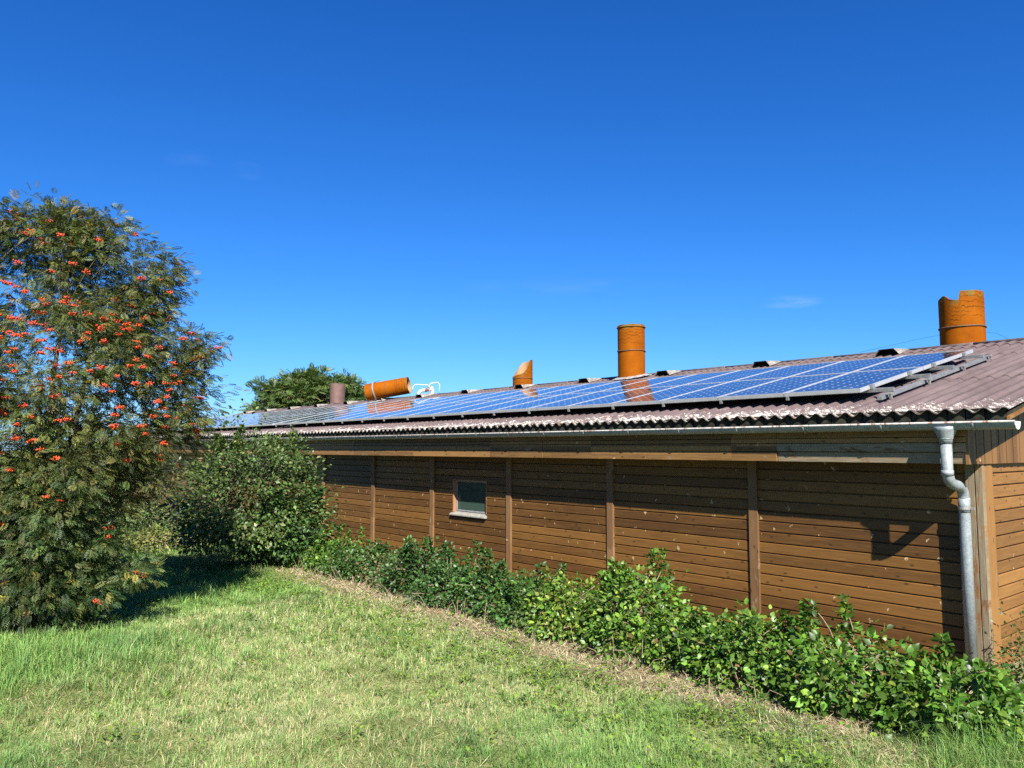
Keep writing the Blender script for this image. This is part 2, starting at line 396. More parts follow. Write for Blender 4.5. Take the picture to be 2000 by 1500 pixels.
# corner post: weathered west face in two planks and sunlit south trim
mb = MB(); mb.box(WX - .030, WX + .03, Y0 + .055, Y0 + .135, .02, 1.905)
mb.build('corner_post', M['corner'], shed, bevel=.004)
mb = MB(); mb.box(WX - .034, WX + .03, Y0 - .014, Y0 + .048, .02, 1.905)
mb.build('corner_post', M['corner'], shed, bevel=.004, label='weathered grey corner board with peeling brown paint')
mb = MB(); mb.box(WX + .031, WX + .215, Y0 - .012, Y0 + .02, .02, 1.90); mb.box(WX + .218, WX + .262, Y0 - .004, Y0 + .02, .02, 1.90)
mb.build('corner_trim', M['trim'], shed, bevel=.003)
# fascia boxing: stacked boards, one set of lengths per piece
ZF = (1.905, 2.012, 2.098, 2.150, 2.245, 2.335)
yy = [Y0 - .02, 4.50, 8.22, 12.6, 16.9, 21.3, 25.8, 30.2, Y1]
for j in range(len(yy) - 1):
    for pi, sel in enumerate(((0, 1), (2, 3, 4)) if j == 0 else ((0, 1, 2, 3, 4),)):
        mb = MB()
        for k in sel:
            pr = (.004, 0, .002, .005, .001)[k] + (.003 if j % 2 else 0) + (.022 if j == 0 and k == 0 else 0)
            mb.box(FX - .004 + pr, FX + (.0225 if k else .040), yy[j] + .003, yy[j + 1] - .003, ZF[k] + .003, ZF[k + 1] - .003)
        grey = j == 0 and pi == 0
        mb.build('fascia_board', M['fascia_grey'] if grey else M['fascia'], shed, bevel=.003, label='weathered silver grey fascia boards' if grey else None)
mb = MB(); mb.box(FX + .041, WX + .02, Y0, Y1, 1.935, 1.95); mb.build('soffit', M['fascia'], shed)
mb = MB(); mb.box(FX + .023, FX + .03, Y0, Y1, 1.95, 2.36); mb.build('eave_board', M['filler'], shed)

# window
win = empty('window', (0, 0, 0), None, None); win.parent = shed; win.location = (0, 0, 0)
mb = MB()
mb.box(WX + .003, WX + .11, WY1 - .035, WY1 - .001, WZ0 + .02, WZ1 - .001)     # far jamb (seen lit)
mb.box(WX + .003, WX + .11, WY0 + .001, WY0 + .02, WZ0 + .02, WZ1 - .001)
mb.box(WX + .004, WX + .11, WY0 + .021, WY1 - .036, WZ1 - .02, WZ1 - .001)
mb.build('jamb', M['jamb'], win, bevel=.003)
mb = MB(); a, b = WY0 - .015, WY1 + .02
mb.hexa([(WX - .05, a, WZ0 - .034), (WX - .0005, a, WZ0 - .034), (WX - .0005, b, WZ0 - .034), (WX - .05, b, WZ0 - .034),
         (WX - .05, a, WZ0 - .012), (WX - .0005, a, WZ0 + .012), (WX - .0005, b, WZ0 + .012), (WX - .05, b, WZ0 - .012)])
mb.hexa([(WX, WY0 + .002, WZ0 + .001), (WX + .1, WY0 + .002, WZ0 + .001), (WX + .1, WY1 - .002, WZ0 + .001), (WX, WY1 - .002, WZ0 + .001),
         (WX, WY0 + .002, WZ0 + .012), (WX + .1, WY0 + .002, WZ0 + .035), (WX + .1, WY1 - .002, WZ0 + .035), (WX, WY1 - .002, WZ0 + .012)])
mb.build('sill', M['sill'], win, bevel=.003)
mb = MB(); sx0, sx1 = WX + .062, WX + .098; a, b, c, d = WY0 + .021, WY1 - .037, WZ0 + .036, WZ1 - .021
for q in ((a, a + .02, c, d), (b - .02, b, c, d), (a + .0205, b - .0205, c, c + .025), (a + .0205, b - .0205, d - .02, d)):
    mb.box(sx0, sx1, *q)
mb.build('sash', M['sash'], win, bevel=.002)
mb = MB(); mb.box(sx0 + .012, sx0 + .018, a + .018, b - .018, c + .02, d - .018); mb.build('pane', M['pane'], win)

# roof: three courses of corrugated sheets on the near slope, plain waves on the far slope
PITCH, AMP = .1535, .0215
RY0, RY1 = 2.262, 35.3
NW = int(round((RY1 - RY0) / PITCH)); PH = 2.302
ys = np.linspace(RY0, RY1, NW * 12 + 1)
wave = np.cos((ys - PH) / PITCH * 2 * np.pi) * AMP
def course(xa, xb, lift, thick=.0065, amp_b=1.0, nx=6, side=1, flat_b=0.0):
    rows = []
    for i in range(nx + 1):
        f = i / nx; x = xa + (xb - xa) * f
        z = roofz(x) + lift * (1 - f) + flat_b * f
        w = wave * (1 + (amp_b - 1) * f)
        rows.append(np.stack([np.full_like(ys, x), ys, z + w], 1))
    low = rows[0].copy(); low[:, 2] -= thick
    rows = [low] + rows
    n = len(ys); V = np.concatenate(rows)
    i = np.arange(n - 1); F = []
    for r in range(len(rows) - 1):
        F.append(np.stack([r * n + i, (r + 1) * n + i, (r + 1) * n + i + 1, r * n + i + 1], 1)[:, ::-1])
    return V, np.concatenate(F)
def merge(parts):
    V = []; F = []; b = 0
    for v, f in parts: V.append(v); F.append(f + b); b += len(v)
    return np.concatenate(V), np.concatenate(F)
Vr, Fr = merge([course(EX, 9.55, .002), course(9.43, 11.90, .010), course(11.77, RX, .010), course(XB, RX, .002)])
me = np_mesh('roof', Vr - np.array(ROOT), Fr, smooth=True)
roof = link('roof', me, M['roof'], shed)
# underside boarding so nothing shines through, and the verge board
mb = MB()
mb.hexa([(EX + .05, RY0 + .03, roofz(EX + .05) - .09), (RX, RY0 + .03, roofz(RX) - .09), (RX, RY1 - .03, roofz(RX) - .09), (EX + .05, RY1 - .03, roofz(EX + .05) - .09),
         (EX + .05, RY0 + .03, roofz(EX + .05) - .035), (RX, RY0 + .03, roofz(RX) - .035), (RX, RY1 - .03, roofz(RX) - .035), (EX + .05, RY1 - .03, roofz(EX + .05) - .035)])
mb.hexa([(RX, RY0 + .03, roofz(RX) - .09), (XB - .05, RY0 + .03, roofz(XB - .05) - .09), (XB - .05, RY1 - .03, roofz(XB - .05) - .09), (RX, RY1 - .03, roofz(RX) - .09),
         (RX, RY0 + .03, roofz(RX) - .035), (XB - .05, RY0 + .03, roofz(XB - .05) - .035), (XB - .05, RY1 - .03, roofz(XB - .05) - .035), (RX, RY1 - .03, roofz(RX) - .035)])
mb.build('underlay', M['filler'], roof)
mb = MB(); mb.hexa([(EX + .02, RY0 + .004, roofz(EX) - .088), (RX, RY0 + .004, roofz(RX) - .09), (RX, RY0 + .028, roofz(RX) - .09), (EX + .02, RY0 + .028, roofz(EX) - .088),
         (EX + .02, RY0 + .004, roofz(EX) - .058), (RX, RY0 + .004, roofz(RX) - .058), (RX, RY0 + .028, roofz(RX) - .058), (EX + .02, RY0 + .028, roofz(EX) - .058)])
mb.build('verge_board', M['trim'], roof)
# foam closers under the waves
mb = MB(); prng = random.Random(3); y = RY0 + .05
while y < RY1 - .1:
    w = PITCH * prng.uniform(.82, .96); mb.box(EX + .03 + prng.uniform(0, .015), EX + .09, y, y + w, EZ - .10 + prng.uniform(-.012, .006), EZ + .014 + prng.uniform(-.006, .004)); y += PITCH
mb.build('eave_closer', M['filler'], roof)
# ridge cap
cv, cf = course(RX - .34, RX, .020, thick=.010, amp_b=.25, nx=4, flat_b=.035)
cv2, cf2 = course(RX + .34, RX, .020, thick=.010, amp_b=.25, nx=4, flat_b=.035)
Vc, Fc = merge([(cv, cf), (cv2, cf2)])
link('ridge_cap', np_mesh('ridge_cap', Vc - np.array(ROOT), Fc, smooth=True), M['roof'], roof)
mb = MB()
seg = 1.15; y = RY0
while y < RY1:
    e = min(y + seg, RY1); dz = prng.uniform(-.004, .004)
    mb.tube([(RX, y, roofz(RX) + .033 + dz), (RX, y + .04, roofz(RX) + .031 + dz), (RX, e + .01, roofz(RX) + .029 + dz)], [.037, .034, .032], 12); y = e
mb.build('ridge_roll', M['cap'], roof, smooth=True)
# ridge vents: low hoods open down the slope
def vent_hood(y, seed):
    mb = MB()
    def pt(q, u, h): x = 12.92 + q; return (x, y + u, roofz(x) + .03 + h)
    bw, tw, h = .215, .125, .105
    prof = [(-bw, .0), (-tw, h), (tw, h), (bw, .0)]
    A = [pt(0, u, hh) for u, hh in prof]; B = [pt(.44, u * .92, hh * .22 + .02) for u, hh in prof]
    A2 = [pt(.012, u * .93, hh * .90) for u, hh in prof]; B2 = [pt(.40, u * .85, hh * .1) for u, hh in prof]
    F = []
    for k in range(3):
        F += [(k, k + 1, k + 5, k + 4), (8 + k + 1, 8 + k, 12 + k, 12 + k + 1), (k + 1, k, 8 + k, 8 + k + 1)]
    V = A + B + A2 + B2 + [pt(.05, u * .9, hh * .88) for u, hh in prof]; F.append((16, 17, 18, 19))
    mb.add(V, F)
    o = mb.build('ridge_vent', M['vent'], roof); o.data.materials.append(M['dark']); o.data.polygons[len(F) - 1].material_index = 1
    return o
for k in range(13): vent_hood(5.72 + 2.36 * k, k)

# gutter
GX, GZ, GR = 7.382, 2.274, .066
gut = MB(); n = 14
def half(r, y): return [(GX - r * math.cos(math.pi * i / n), y, GZ - r * math.sin(math.pi * i / n)) for i in range(n + 1)]
V = half(GR, 2.21) + half(GR, 35.2) + half(GR - .004, 2.21) + half(GR - .004, 35.2); m1 = n + 1
F = []
for i in range(n):
    F += [(i, i + 1, m1 + i + 1, m1 + i), (2 * m1 + i + 1, 2 * m1 + i, 3 * m1 + i, 3 * m1 + i + 1)]
gut.add(V, F)
gutter = gut.build('gutter', M['zinc'], shed, smooth=True)
mb = MB(); mb.tube([(GX - GR, 2.208, GZ), (GX - GR, 20, GZ), (GX - GR, 35.2, GZ)], .0095, 8); mb.build('rolled_lip', M['lip'], gutter, smooth=True)
mb = MB(); mb.add(half(GR + .004, 2.207) + half(GR + .004, 2.215), [tuple(range(n, -1, -1)), tuple(range(m1, 2 * m1))] + [(i, i + 1, m1 + i + 1, m1 + i) for i in range(n)])
mb.build('end_cap', M['plastic'], gutter)
y = 2.52; k = 0
while y < 26:
    mb = MB(); mb.add(half(GR + .004, y) + half(GR + .004, y + .028), [(i, i + 1, m1 + i + 1, m1 + i) for i in range(n)])
    mb.add(half(GR + .0045, y + .004) + half(GR + .007, y + .014) + half(GR + .0045, y + .024), [(j * m1 + i, j * m1 + i + 1, (j + 1) * m1 + i + 1, (j + 1) * m1 + i) for j in range(2) for i in range(n)])
    mb.build('bracket', M['zinc'], gutter); y += .785
# downpipe
PY = 2.775
def arc(p0, p1, p2, n=6):
    p0, p1, p2 = map(np.array, (p0, p1, p2)); return [tuple((1 - t) ** 2 * p0 + 2 * t * (1 - t) * p1 + t * t * p2) for t in np.linspace(0, 1, n)]
path = [(GX, PY, 2.10), (GX, PY, 1.86)] + arc((GX, PY, 1.85), (GX + .01, PY, 1.735), (GX + .14, PY + .002, 1.722)) + [(GX + .22, PY + .004, 1.710)] + arc((GX + .25, PY + .005, 1.705), (7.752, PY + .008, 1.69), (7.757, PY + .01, 1.57)) + [(7.757, PY + .01, 1.2), (7.757, PY + .01, .10)]
mb = MB(); mb.tube(path, .0475, 20)
dp = mb.build('downpipe', M['zinc'], shed, smooth=True)
mb = MB()
mb.tube([(GX, PY, GZ - .035), (GX, PY, GZ - .07), (GX, PY, 2.125), (GX, PY, 2.09)], [.102, .090, .056, .053], 20)
mb.tube([(GX, PY, 2.135), (GX, PY, 2.128)], [.060, .060], 20)
mb.build('outlet_funnel', M['zinc'], dp, smooth=True)
mb = MB()
mb.tube([(GX, PY, 1.807), (GX, PY, 1.854)], .0515, 20); mb.build('pipe_socket', M['zinc'], dp, smooth=True); mb = MB()
mb.tube([(7.7575, PY + .01, 1.595), (7.7575, PY + .01, 1.46)], .0505, 20)
mb.build('pipe_socket', M['zinc'], dp, smooth=True)
mb = MB(); mb.tube([(7.757, PY + .01, 1.510), (7.757, PY + .01, 1.490)], .0555, 20); mb.box(7.745, 7.77, PY - .075, PY - .044, 1.491, 1.509); mb.box(7.80, WX + .004, PY + .004, PY + .016, 1.492, 1.508)
mb.build('clamp', M['steel'], dp)
mb = MB(); mb.tube([(7.757, PY + .01, .13), (7.757, PY + .01, .11), (7.757, PY + .01, -.05)], [.052, .056, .056], 20)
mb.build('base_collar', M['plastic'], dp, smooth=True)

# ------------------------------------------------------------------ pipes on the ridge
def shell(name, c, r, top, mat, parent, zb, axis=None, n=72, thick=.022, nz=14, u0=0.0):
    """open pipe; top(phi) -> height above zb; phi measured from the camera's right, towards the camera"""
    rt = np.array([.766, -.643, 0]); fr = np.array([-.643, -.766, 0])
    up = np.array([0, 0, 1.0])
    if axis is not None: rt, fr, up = axis
    V = []; UV = []
    ph = [2 * math.pi * k / n for k in range(n)]
    for rr in (r, r - thick):
        for j in range(nz + 1):
            for a in ph:
                h = top(a) * j / nz
                V.append(np.array(c) + rr * (math.cos(a) * rt + math.sin(a) * fr) + up * (zb - c[2] + h)); UV.append((a / (2 * math.pi) * 2.0 + u0, top(a) - h if mat != 'x' else h))
    L = (nz + 1) * n; F = []; mi = []
    for s in (0, 1):
        for j in range(nz):
            for k in range(n):
                q = (s * L + j * n + k, s * L + j * n + (k + 1) % n, s * L + (j + 1) * n + (k + 1) % n, s * L + (j + 1) * n + k)
                F.append(q if s == 0 else q[::-1]); mi.append(s)
    for k in range(n):
        a = nz * n + k; b = nz * n + (k + 1) % n
        F.append((a, b, L + b, L + a)); mi.append(0)
    mb = MB(); mb.add(V, F); o = mb.build(name, mat, parent)
    me = o.data; me.materials.append(M['inside']); me.polygons.foreach_set('material_index', mi)
    me.polygons.foreach_set('use_smooth', [True] * len(mi)); 
    uv = me.uv_layers.new(name='UVMap')
    vi = np.zeros(len(me.loops), dtype=np.int32); me.loops.foreach_get('vertex_index', vi)
    uv.data.foreach_set('uv', np.array(UV, dtype=np.float32)[vi].ravel())
    try: me.set_sharp_from_angle(angle=R(50))
    except Exception: pass
    return o
def ring(name, c, r, z, mat, parent, tr=.010, wob=.004, axis=None, n=40, tilt=0.0):
    rt = np.array([.766, -.643, 0]); fr = np.array([-.643, -.766, 0]); up = np.array([0, 0, 1.0])
    if axis is not None: rt, fr, up = axis
    P = [np.array(c) + (r + tr * .5) * (math.cos(a) * rt + math.sin(a) * fr) + up * (z - c[2] + wob * math.sin(3 * a + z) + tilt * math.cos(a)) for a in [2 * math.pi * k / n for k in range(n + 1)]]
    mb = MB(); mb.tube(P, tr, 6, cap=False, up=up); return mb.build(name, mat, parent, smooth=True)
def interp(tbl):
    xs_, ys_ = zip(*tbl); return lambda a: float(np.interp(math.degrees(a) % 360, xs_, ys_))
wob = lambda a, s, k: .008 * math.sin(7 * a + s) + .005 * math.sin(17 * a + 2 * s)
# 1: nearest, behind the ridge, notch broken out of the rim on its left
N1 = [(-1, .885), (-.74, .95), (-.68, .935), (-.52, .865), (-.34, .835), (-.14, .825), (-.07, .845), (-.045, 1.0), (1, 1.0)]
def top1(a):
    u = math.cos(a)
    h = float(np.interp(u, *zip(*N1)))
    return .16 + h * .85 + wob(a, 1, 7) * .35
c1 = (13.86, 4.876, 3.60)
ax1 = (np.array([.332, -.943, 0]), np.array([-.943, -.332, 0]), np.array([0, 0, 1.0]))
ch = shell('chimney', c1, .334, lambda a: top1(a), M['orange'], shed, 3.60, n=120, u0=.1, axis=ax1)
ch['label'] = 'wide orange vent pipe with a notch broken from its rim'
ring('band', c1, .334, 3.60 + .43, M['strap'], ch, tr=.013)
mb = MB(); mb.tube([(13.62, 5.11, 3.93), (13.5, 5.5, 3.87), (13.42, 6.4, 3.74)], .0018, 5); mb.tube([(14.0, 4.58, 3.95), (13.8, 4.35, 3.88), (13.5, 4.1, 3.74)], .0018, 5)
mb.build('guy_wire', M['dark'], ch)
# 2: tall whole one beside the panels
c2 = (13.02, 11.36, 3.50)
ch = shell('chimney', c2, .302, lambda a: 1.28 + .6 * wob(a, 3, 7), M['orange'], shed, 3.50, u0=.7)
ch['label'] = 'tall intact orange vent pipe standing at the top edge of the panels'
ring('band', c2, .302, 4.20, M['strap'], ch, tr=.013, wob=.006)
ring('rim', c2, .302, 4.735, M['orange'], ch, tr=.016, wob=.0)
mb = MB()
for k in range(26):
    a = 2 * math.pi * k / 26; pr = random.Random(k)
    r0, r1 = .30, .38 + pr.uniform(0, .12)
    q = []
    for rr, aa, hz in ((r0, a, .09), (r1, a, .055), (r1, a + .25, .055), (r0, a + .25, .09)):
        x, y = c2[0] + rr * math.cos(aa), c2[1] + rr * math.sin(aa); q.append((x, y, roofz(x) + hz))
    mb.add(q, [(0, 1, 2, 3)])
mb.build('flashing', M['flash'], ch)
# 3: broken off obliquely, right side left standing
t3 = interp([(0, 190), (30, 188), (42, 180), (61, 92), (75, 55), (90, 34), (120, 14), (150, 3), (180, 0), (205, 18), (225, 50), (240, 92), (255, 136), (270, 168), (300, 184), (330, 190), (360, 190)])
c3 = (13.82, 16.01, 3.58)
ch = shell('chimney', c3, .275, lambda a: .425 + t3(a) / 190 * .47 + .5 * wob(a, 5, 7), M['orange'], shed, 3.58, n=96, u0=.3)
ch['label'] = 'orange vent pipe broken off aslant to a pointed stump'
ring('band', c3, .275, 3.58 + .375, M['strap'], ch, tr=.010)
# 4: brown one at the back
c4 = (13.86, 27.0, 3.55)
ch = shell('chimney', c4, .285, lambda a: .975 + .018 * math.cos(a) * -1, M['brownpipe'], shed, 3.55)
ch['label'] = 'plain purple brown vent pipe in front of the far tree'
# fallen pipe: lies on the ridge, open end to the right
fp = empty('fallen_vent_pipe', (13.1, 22.1, roofz(13.1) + .02), 'orange vent pipe fallen over and lying on the ridge, open end to the right', 'vent pipe')
ax = np.array([.70, -.714, 0.0]); ax[2] = .165; ax /= np.linalg.norm(ax)
sd = np.cross(ax, [0, 0, 1.0]); sd /= np.linalg.norm(sd); upv = np.cross(sd, ax)
fc = np.array([13.12, 22.05, 3.995]) - ax * .70
fdir = (sd, upv, ax)
o = shell('pipe_body', tuple(fc), .278, lambda a: 1.44 + .8 * wob(a, 2, 7), M['orange'], fp, fc[2], axis=fdir, u0=.45)
ring('clamp_band', tuple(fc), .284, fc[2] + .28, M['greyband'], fp, tr=.030, wob=.012, axis=fdir, tilt=.01)
ring('joint_ring', tuple(fc), .278, fc[2] + .17, M['strap'], fp, tr=.008, axis=fdir)
ring('joint_ring', tuple(fc), .278, fc[2] + .70, M['strap'], fp, tr=.008, wob=.012, axis=fdir)
mb = MB()   # torn flashing scraps at its closed end
for k, (x, y) in enumerate(((12.62, 22.50), (12.72, 22.33), (12.8, 22.17))):
    mb.hexa([(x - .13, y - .12, roofz(x - .13) + .035), (x + .1, y - .14, roofz(x + .1) + .05), (x + .12, y + .13, roofz(x + .12) + .07), (x - .1, y + .14, roofz(x - .1) + .035),
             (x - .13, y - .12, roofz(x - .13) + .045), (x + .1, y - .14, roofz(x + .1) + .06), (x + .12, y + .13, roofz(x + .12) + .08), (x - .1, y + .14, roofz(x - .1) + .045)])
mb.build('torn_flashing', M['flash'], fp)
# white bent vent fitting beside it; q(px, py) runs right / up in metres across the view
bp = empty('bent_vent_fitting', (13.3, 19.95, 3.70), 'white bent plastic pipe fitting with thin hoops, right of the fallen pipe', 'pipe fitting')
BO = np.array([13.3, 19.95, 3.70]); BR = np.array([.855, -.518, 0]); BF = np.array([-.518, -.855, 0])
def q(px, py, d=0.0): return tuple(BO + BR * ((px - 900) / 1292) + np.array([0, 0, (900 - py) / 1292]) + BF * d)
mb = MB(); mb.tube(arc(q(560, 930), q(540, 740), q(760, 720), 9) + [q(830, 715)], .052, 12); mb.build('elbow', M['plastic'], bp, smooth=True)
mb = MB(); mb.tube([q(800, 735), q(1030, 635)], .056, 14); mb.build('sleeve', M['sleeve'], bp, smooth=True)
mb = MB(); mb.tube([q(1015, 640), q(1060, 660), q(1085, 680)], [.075, .085, .085], 16); mb.tube(arc(q(1075, 675), q(1130, 720), q(1090, 930), 6), .06, 12); mb.build('flange', M['plastic'], bp, smooth=True)
mb = MB(); mb.tube([q(300, 780, .1), q(325, 600, .1)] + arc(q(330, 580, .1), q(380, 505, .1), q(440, 505, .1), 5) + [q(860, 510, .1)] + arc(q(880, 510, .1), q(940, 525, .1), q(965, 600, .05), 5) + [q(990, 900, .05)], .0135, 8); mb.build('hoop', M['plastic'], bp, smooth=True)
mb = MB(); mb.tube([q(960, 900), q(970, 600)] + arc(q(970, 590), q(990, 440), q(1080, 430), 6) + [q(1230, 405)] + arc(q(1270, 400), q(1385, 390), q(1390, 520), 6) + [q(1390, 900)], .0145, 8); mb.build('hoop', M['plastic'], bp, smooth=True)

# ------------------------------------------------------------------ solar panels
PW, PL, PT, PP = .884, 1.644, .042, .895
PX0, PYs = 8.03, 3.84
def pzt(x): return 2.537 + (x - EX) * TS      # top face of the panel plane
fm = MB(); fw = .020
for q4 in ((0, PL, 0, fw), (0, PL, PW - fw, PW), (0, fw, fw + .0002, PW - fw - .0002), (PL - fw, PL, fw + .0002, PW - fw - .0002)):
    fm.box(q4[0], q4[1], q4[2], q4[3], -PT, 0)
frame_me = bpy.data.meshes.new('frame'); frame_me.from_pydata(fm.v, [], fm.f); frame_me.materials.append(M['alu']); frame_me.update()
glass_me = bpy.data.meshes.new('cells'); g0 = .014
glass_me.from_pydata([(g0, g0, -.004), (PL - g0, g0, -.004), (PL - g0, PW - g0, -.004), (g0, PW - g0, -.004), (g0, g0, -.03), (PL - g0, g0, -.03), (PL - g0, PW - g0, -.03), (g0, PW - g0, -.03)], [], [(0, 1, 2, 3), (7, 6, 5, 4)])
uv = glass_me.uv_layers.new(name='UVMap')
cu, cvv = PL / 12.25, PW / 6.35
def cuv(x, y): return ((x - (PL - 12 * cu) / 2) / cu, (y - (PW - 6 * cvv) / 2) / cvv)
for li, lp in enumerate(glass_me.loops):
    vx = glass_me.vertices[lp.vertex_index].co; uv.data[li].uv = cuv(vx.x, vx.y)
glass_me.materials.append(M['cells']); glass_me.update()
ORD = 'first second third fourth fifth sixth seventh eighth ninth tenth eleventh twelfth thirteenth fourteenth fifteenth sixteenth seventeenth'.split()
for arr, ystart in enumerate((PYs, 19.22)):
    for row in range(2):
        for i in range((17, 15)[arr]):
            s = row * (PL + .008); x = PX0 + s * CS; z = pzt(PX0) + s * SN
            lab = '%s solar panel from the near right end, %s row of the %s array' % (ORD[i], ('lower', 'upper')[row], ('near', 'far')[arr])
            e = empty('solar_panel', (x, ystart + i * PP, z), lab, 'solar panel', 'solar panels on the roof', (0, -SL, 0))
            for nm, me in (('frame', frame_me), ('cells', glass_me)):
                o = bpy.data.objects.new(nm, me); COL.objects.link(o); o.parent = e
# rails
def P_s(s, y, h):   # point on slope: s metres up from the panel's low edge, h metres above the roof mid plane (normal)
    return (PX0 + s * CS - h * SN, y, pzt(PX0) - .16 + s * SN + h * CS)
def srail(mb, s0, s1, y0, y1, h0, h1):
    mb.hexa([P_s(s0, y0, h0), P_s(s1, y0, h0), P_s(s1, y1, h0), P_s(s0, y1, h0), P_s(s0, y0, h1), P_s(s1, y0, h1), P_s(s1, y1, h1), P_s(s0, y1, h1)])
HP = .16 * CS
for k, s in enumerate((.28, 1.25, 1.95, 2.95)):
    e = empty('mounting_rail', P_s(s, 3.7, .1), '%s aluminium rail across the slope under the panels, counted up from the eave' % ORD[k], 'rail', 'horizontal mounting rails under the panels')
    mb = MB(); srail(mb, s - .02, s + .02, 3.60, 32.6, HP - .080, HP - .0425); srail(mb, s - .008, s + .008, 3.598, 32.55, HP - .0422, HP - .038)
    mb.build('bar', M['rail'], e)
    mb = MB(); srail(mb, s - .024, s + .024, 3.805, 3.836, HP - .04, HP + .004); srail(mb, s - .024, s + .024, 3.83, 3.862, HP + .0015, HP + .006)
    mb.build('end_clamp', M['rail'], e, bevel=.002)
    mb = MB(); srail(mb, s - .015, s + .015, 3.625, 3.655, HP - .11, HP - .0805); mb.build('bolt', M['steel'], e, bevel=.002)
    if k == 0:
        for j in range(17):
            mb = MB(); y = PYs + PP * (j + 1); srail(mb, .02, .055, y - .065, y - .035, HP - .085, HP - .0425)
            mb.build('edge_bracket', M['rail'], e)
e = empty('sloping_rail', P_s(.1, 3.62, .06), 'aluminium rail running up the roof slope beside the last panel', 'rail')
mb = MB(); srail(mb, -.02, 3.16, 3.605, 3.650, .030, .070); mb.build('bar', M['rail'], e)
for s in (.10, 1.1, 2.15, 3.08):
    mb = MB(); srail(mb, s - .03, s + .03, 3.545, 3.665, .070, .078); srail(mb, s - .012, s + .012, 3.55, 3.575, -.02, .09); mb.build('roof_hook', M['steel'], e, bevel=.002)

# ------------------------------------------------------------------ vegetation
def nrm(a): return a / (np.linalg.norm(a, axis=-1, keepdims=True) + 1e-9)
def leaf_mesh(name, P, A, N, S, tmpl, col, mat, parent=None, smooth=False):
    V, T = tmpl; P = P - origin(parent)
    A = nrm(A); B = nrm(np.cross(N, A)); N = np.cross(A, B)
    S = np.asarray(S).reshape(-1, 1, 1)
    X = P[:, None, :] + S * (V[None, :, 0:1] * A[:, None, :] + V[None, :, 1:2] * B[:, None, :] + V[None, :, 2:3] * N[:, None, :])
    k = len(V); F = (T[None] + (np.arange(len(P)) * k)[:, None, None]).reshape(-1, 3)
    C = np.repeat(np.asarray(col)[:, None, :], k, 1).reshape(-1, 3)
    return link(name, np_mesh(name, X.reshape(-1, 3), F, smooth, C), mat, parent)
OV = (np.array([(0, 0, 0), (.22, .27, .05), (.22, -.27, .05), (.52, .34, .07), (.52, -.34, .07), (.80, .17, .01), (.80, -.17, .01), (1.05, 0, -.14), (.24, 0, 0), (.54, 0, -.01), (.82, 0, -.05)]),
      np.array([(0, 8, 1), (0, 2, 8), (1, 8, 3), (8, 9, 3), (2, 4, 8), (8, 4, 9), (3, 9, 5), (9, 10, 5), (4, 6, 9), (9, 6, 10), (5, 10, 7), (10, 6, 7)]))
SM = (np.array([(0, 0, 0), (.45, .30, .06), (1, 0, -.1), (.45, -.30, .06), (.5, 0, 0)]), np.array([(0, 4, 1), (1, 4, 2), (0, 3, 4), (3, 2, 4)]))
def pinnate(n=6, ll=.36, lw=.085):
    V = []; T = []
    lw *= .58
    def leaflet(b, d, s):
        d = np.array(d, float); d /= np.linalg.norm(d); w = np.array([-d[1], d[0], 0]); i = len(V)
        V.extend([b, b + d * s * .5 + w * s * lw / .36 * 1.05 + np.array([0, 0, .02]), b + d * s + np.array([0, 0, -.05]), b + d * s * .5 - w * s * lw / .36 * 1.05 + np.array([0, 0, .02])])
        T.extend([(i, i + 2, i + 1), (i, i + 3, i + 2)])
    for j in range(n):
        f = .22 + .70 * j / (n - 1); b = np.array([f, 0, -.18 * f * f])
        s = ll * (.75 + .4 * math.sin(math.pi * (j + 1) / (n + 1)))
        for sg in (1, -1): leaflet(b, (.55, sg * 1.0, -.12), s)
    leaflet(np.array([.95, 0, -.17]), (1, 0, -.2), ll * .95)
    i = len(V); V.extend([np.array([0, .008, 0]), np.array([0, -.008, 0]), np.array([1, 0, -.18])]); T.append((i, i + 1, i + 2))
    return np.array(V), np.array(T)
PIN = pinnate(5, .40, .085)
BIGPIN = pinnate(5, .42, .12)
def palette(n, cols, wts, jit=.2, r=rng):
    c = np.array(cols)[r.choice(len(cols), n, p=np.array(wts) / sum(wts))]
    return np.clip(c * (1 + jit * r.standard_normal((n, 1))) * (1 + .08 * r.standard_normal((n, 3))), .004, 1)
def vnoise(x, y, seed=0):
    r = np.random.default_rng(seed); g = r.random((64, 64))
    xi, yi = np.floor(x).astype(int), np.floor(y).astype(int); fx, fy = x - xi, y - yi
    fx = fx * fx * (3 - 2 * fx); fy = fy * fy * (3 - 2 * fy)
    a = lambda i, j: g[i % 64, j % 64]
    return (a(xi, yi) * (1 - fx) + a(xi + 1, yi) * fx) * (1 - fy) + (a(xi, yi + 1) * (1 - fx) + a(xi + 1, yi + 1) * fx) * fy
def fbm(x, y, seed=0, o=3): return sum(vnoise(x * 2 ** k, y * 2 ** k, seed + k) * .5 ** k for k in range(o)) / sum(.5 ** k for k in range(o))
def clumps(C, per, spread, out, r, droop=-.35, flat=.75, upn=.9):
    """leaf positions, axes and normals around clump centres C; out = outward direction of each clump"""
    n = len(C); k = n * per
    o = np.clip(r.standard_normal((k, 3)), -1.7, 1.7) * np.repeat(spread.reshape(-1, 1), per, 0) * np.array([1, 1, flat]); 
    P = np.repeat(C, per, 0) + o
    O = np.repeat(out, per, 0)
    A = nrm(nrm(o) * .9 + O * .7 + r.standard_normal((k, 3)) * .45 + np.array([0, 0, droop]))
    N = nrm(O * (1.2 - .8 * upn) + np.array([0, 0, upn]) + r.standard_normal((k, 3)) * .5)
    return P, A, N
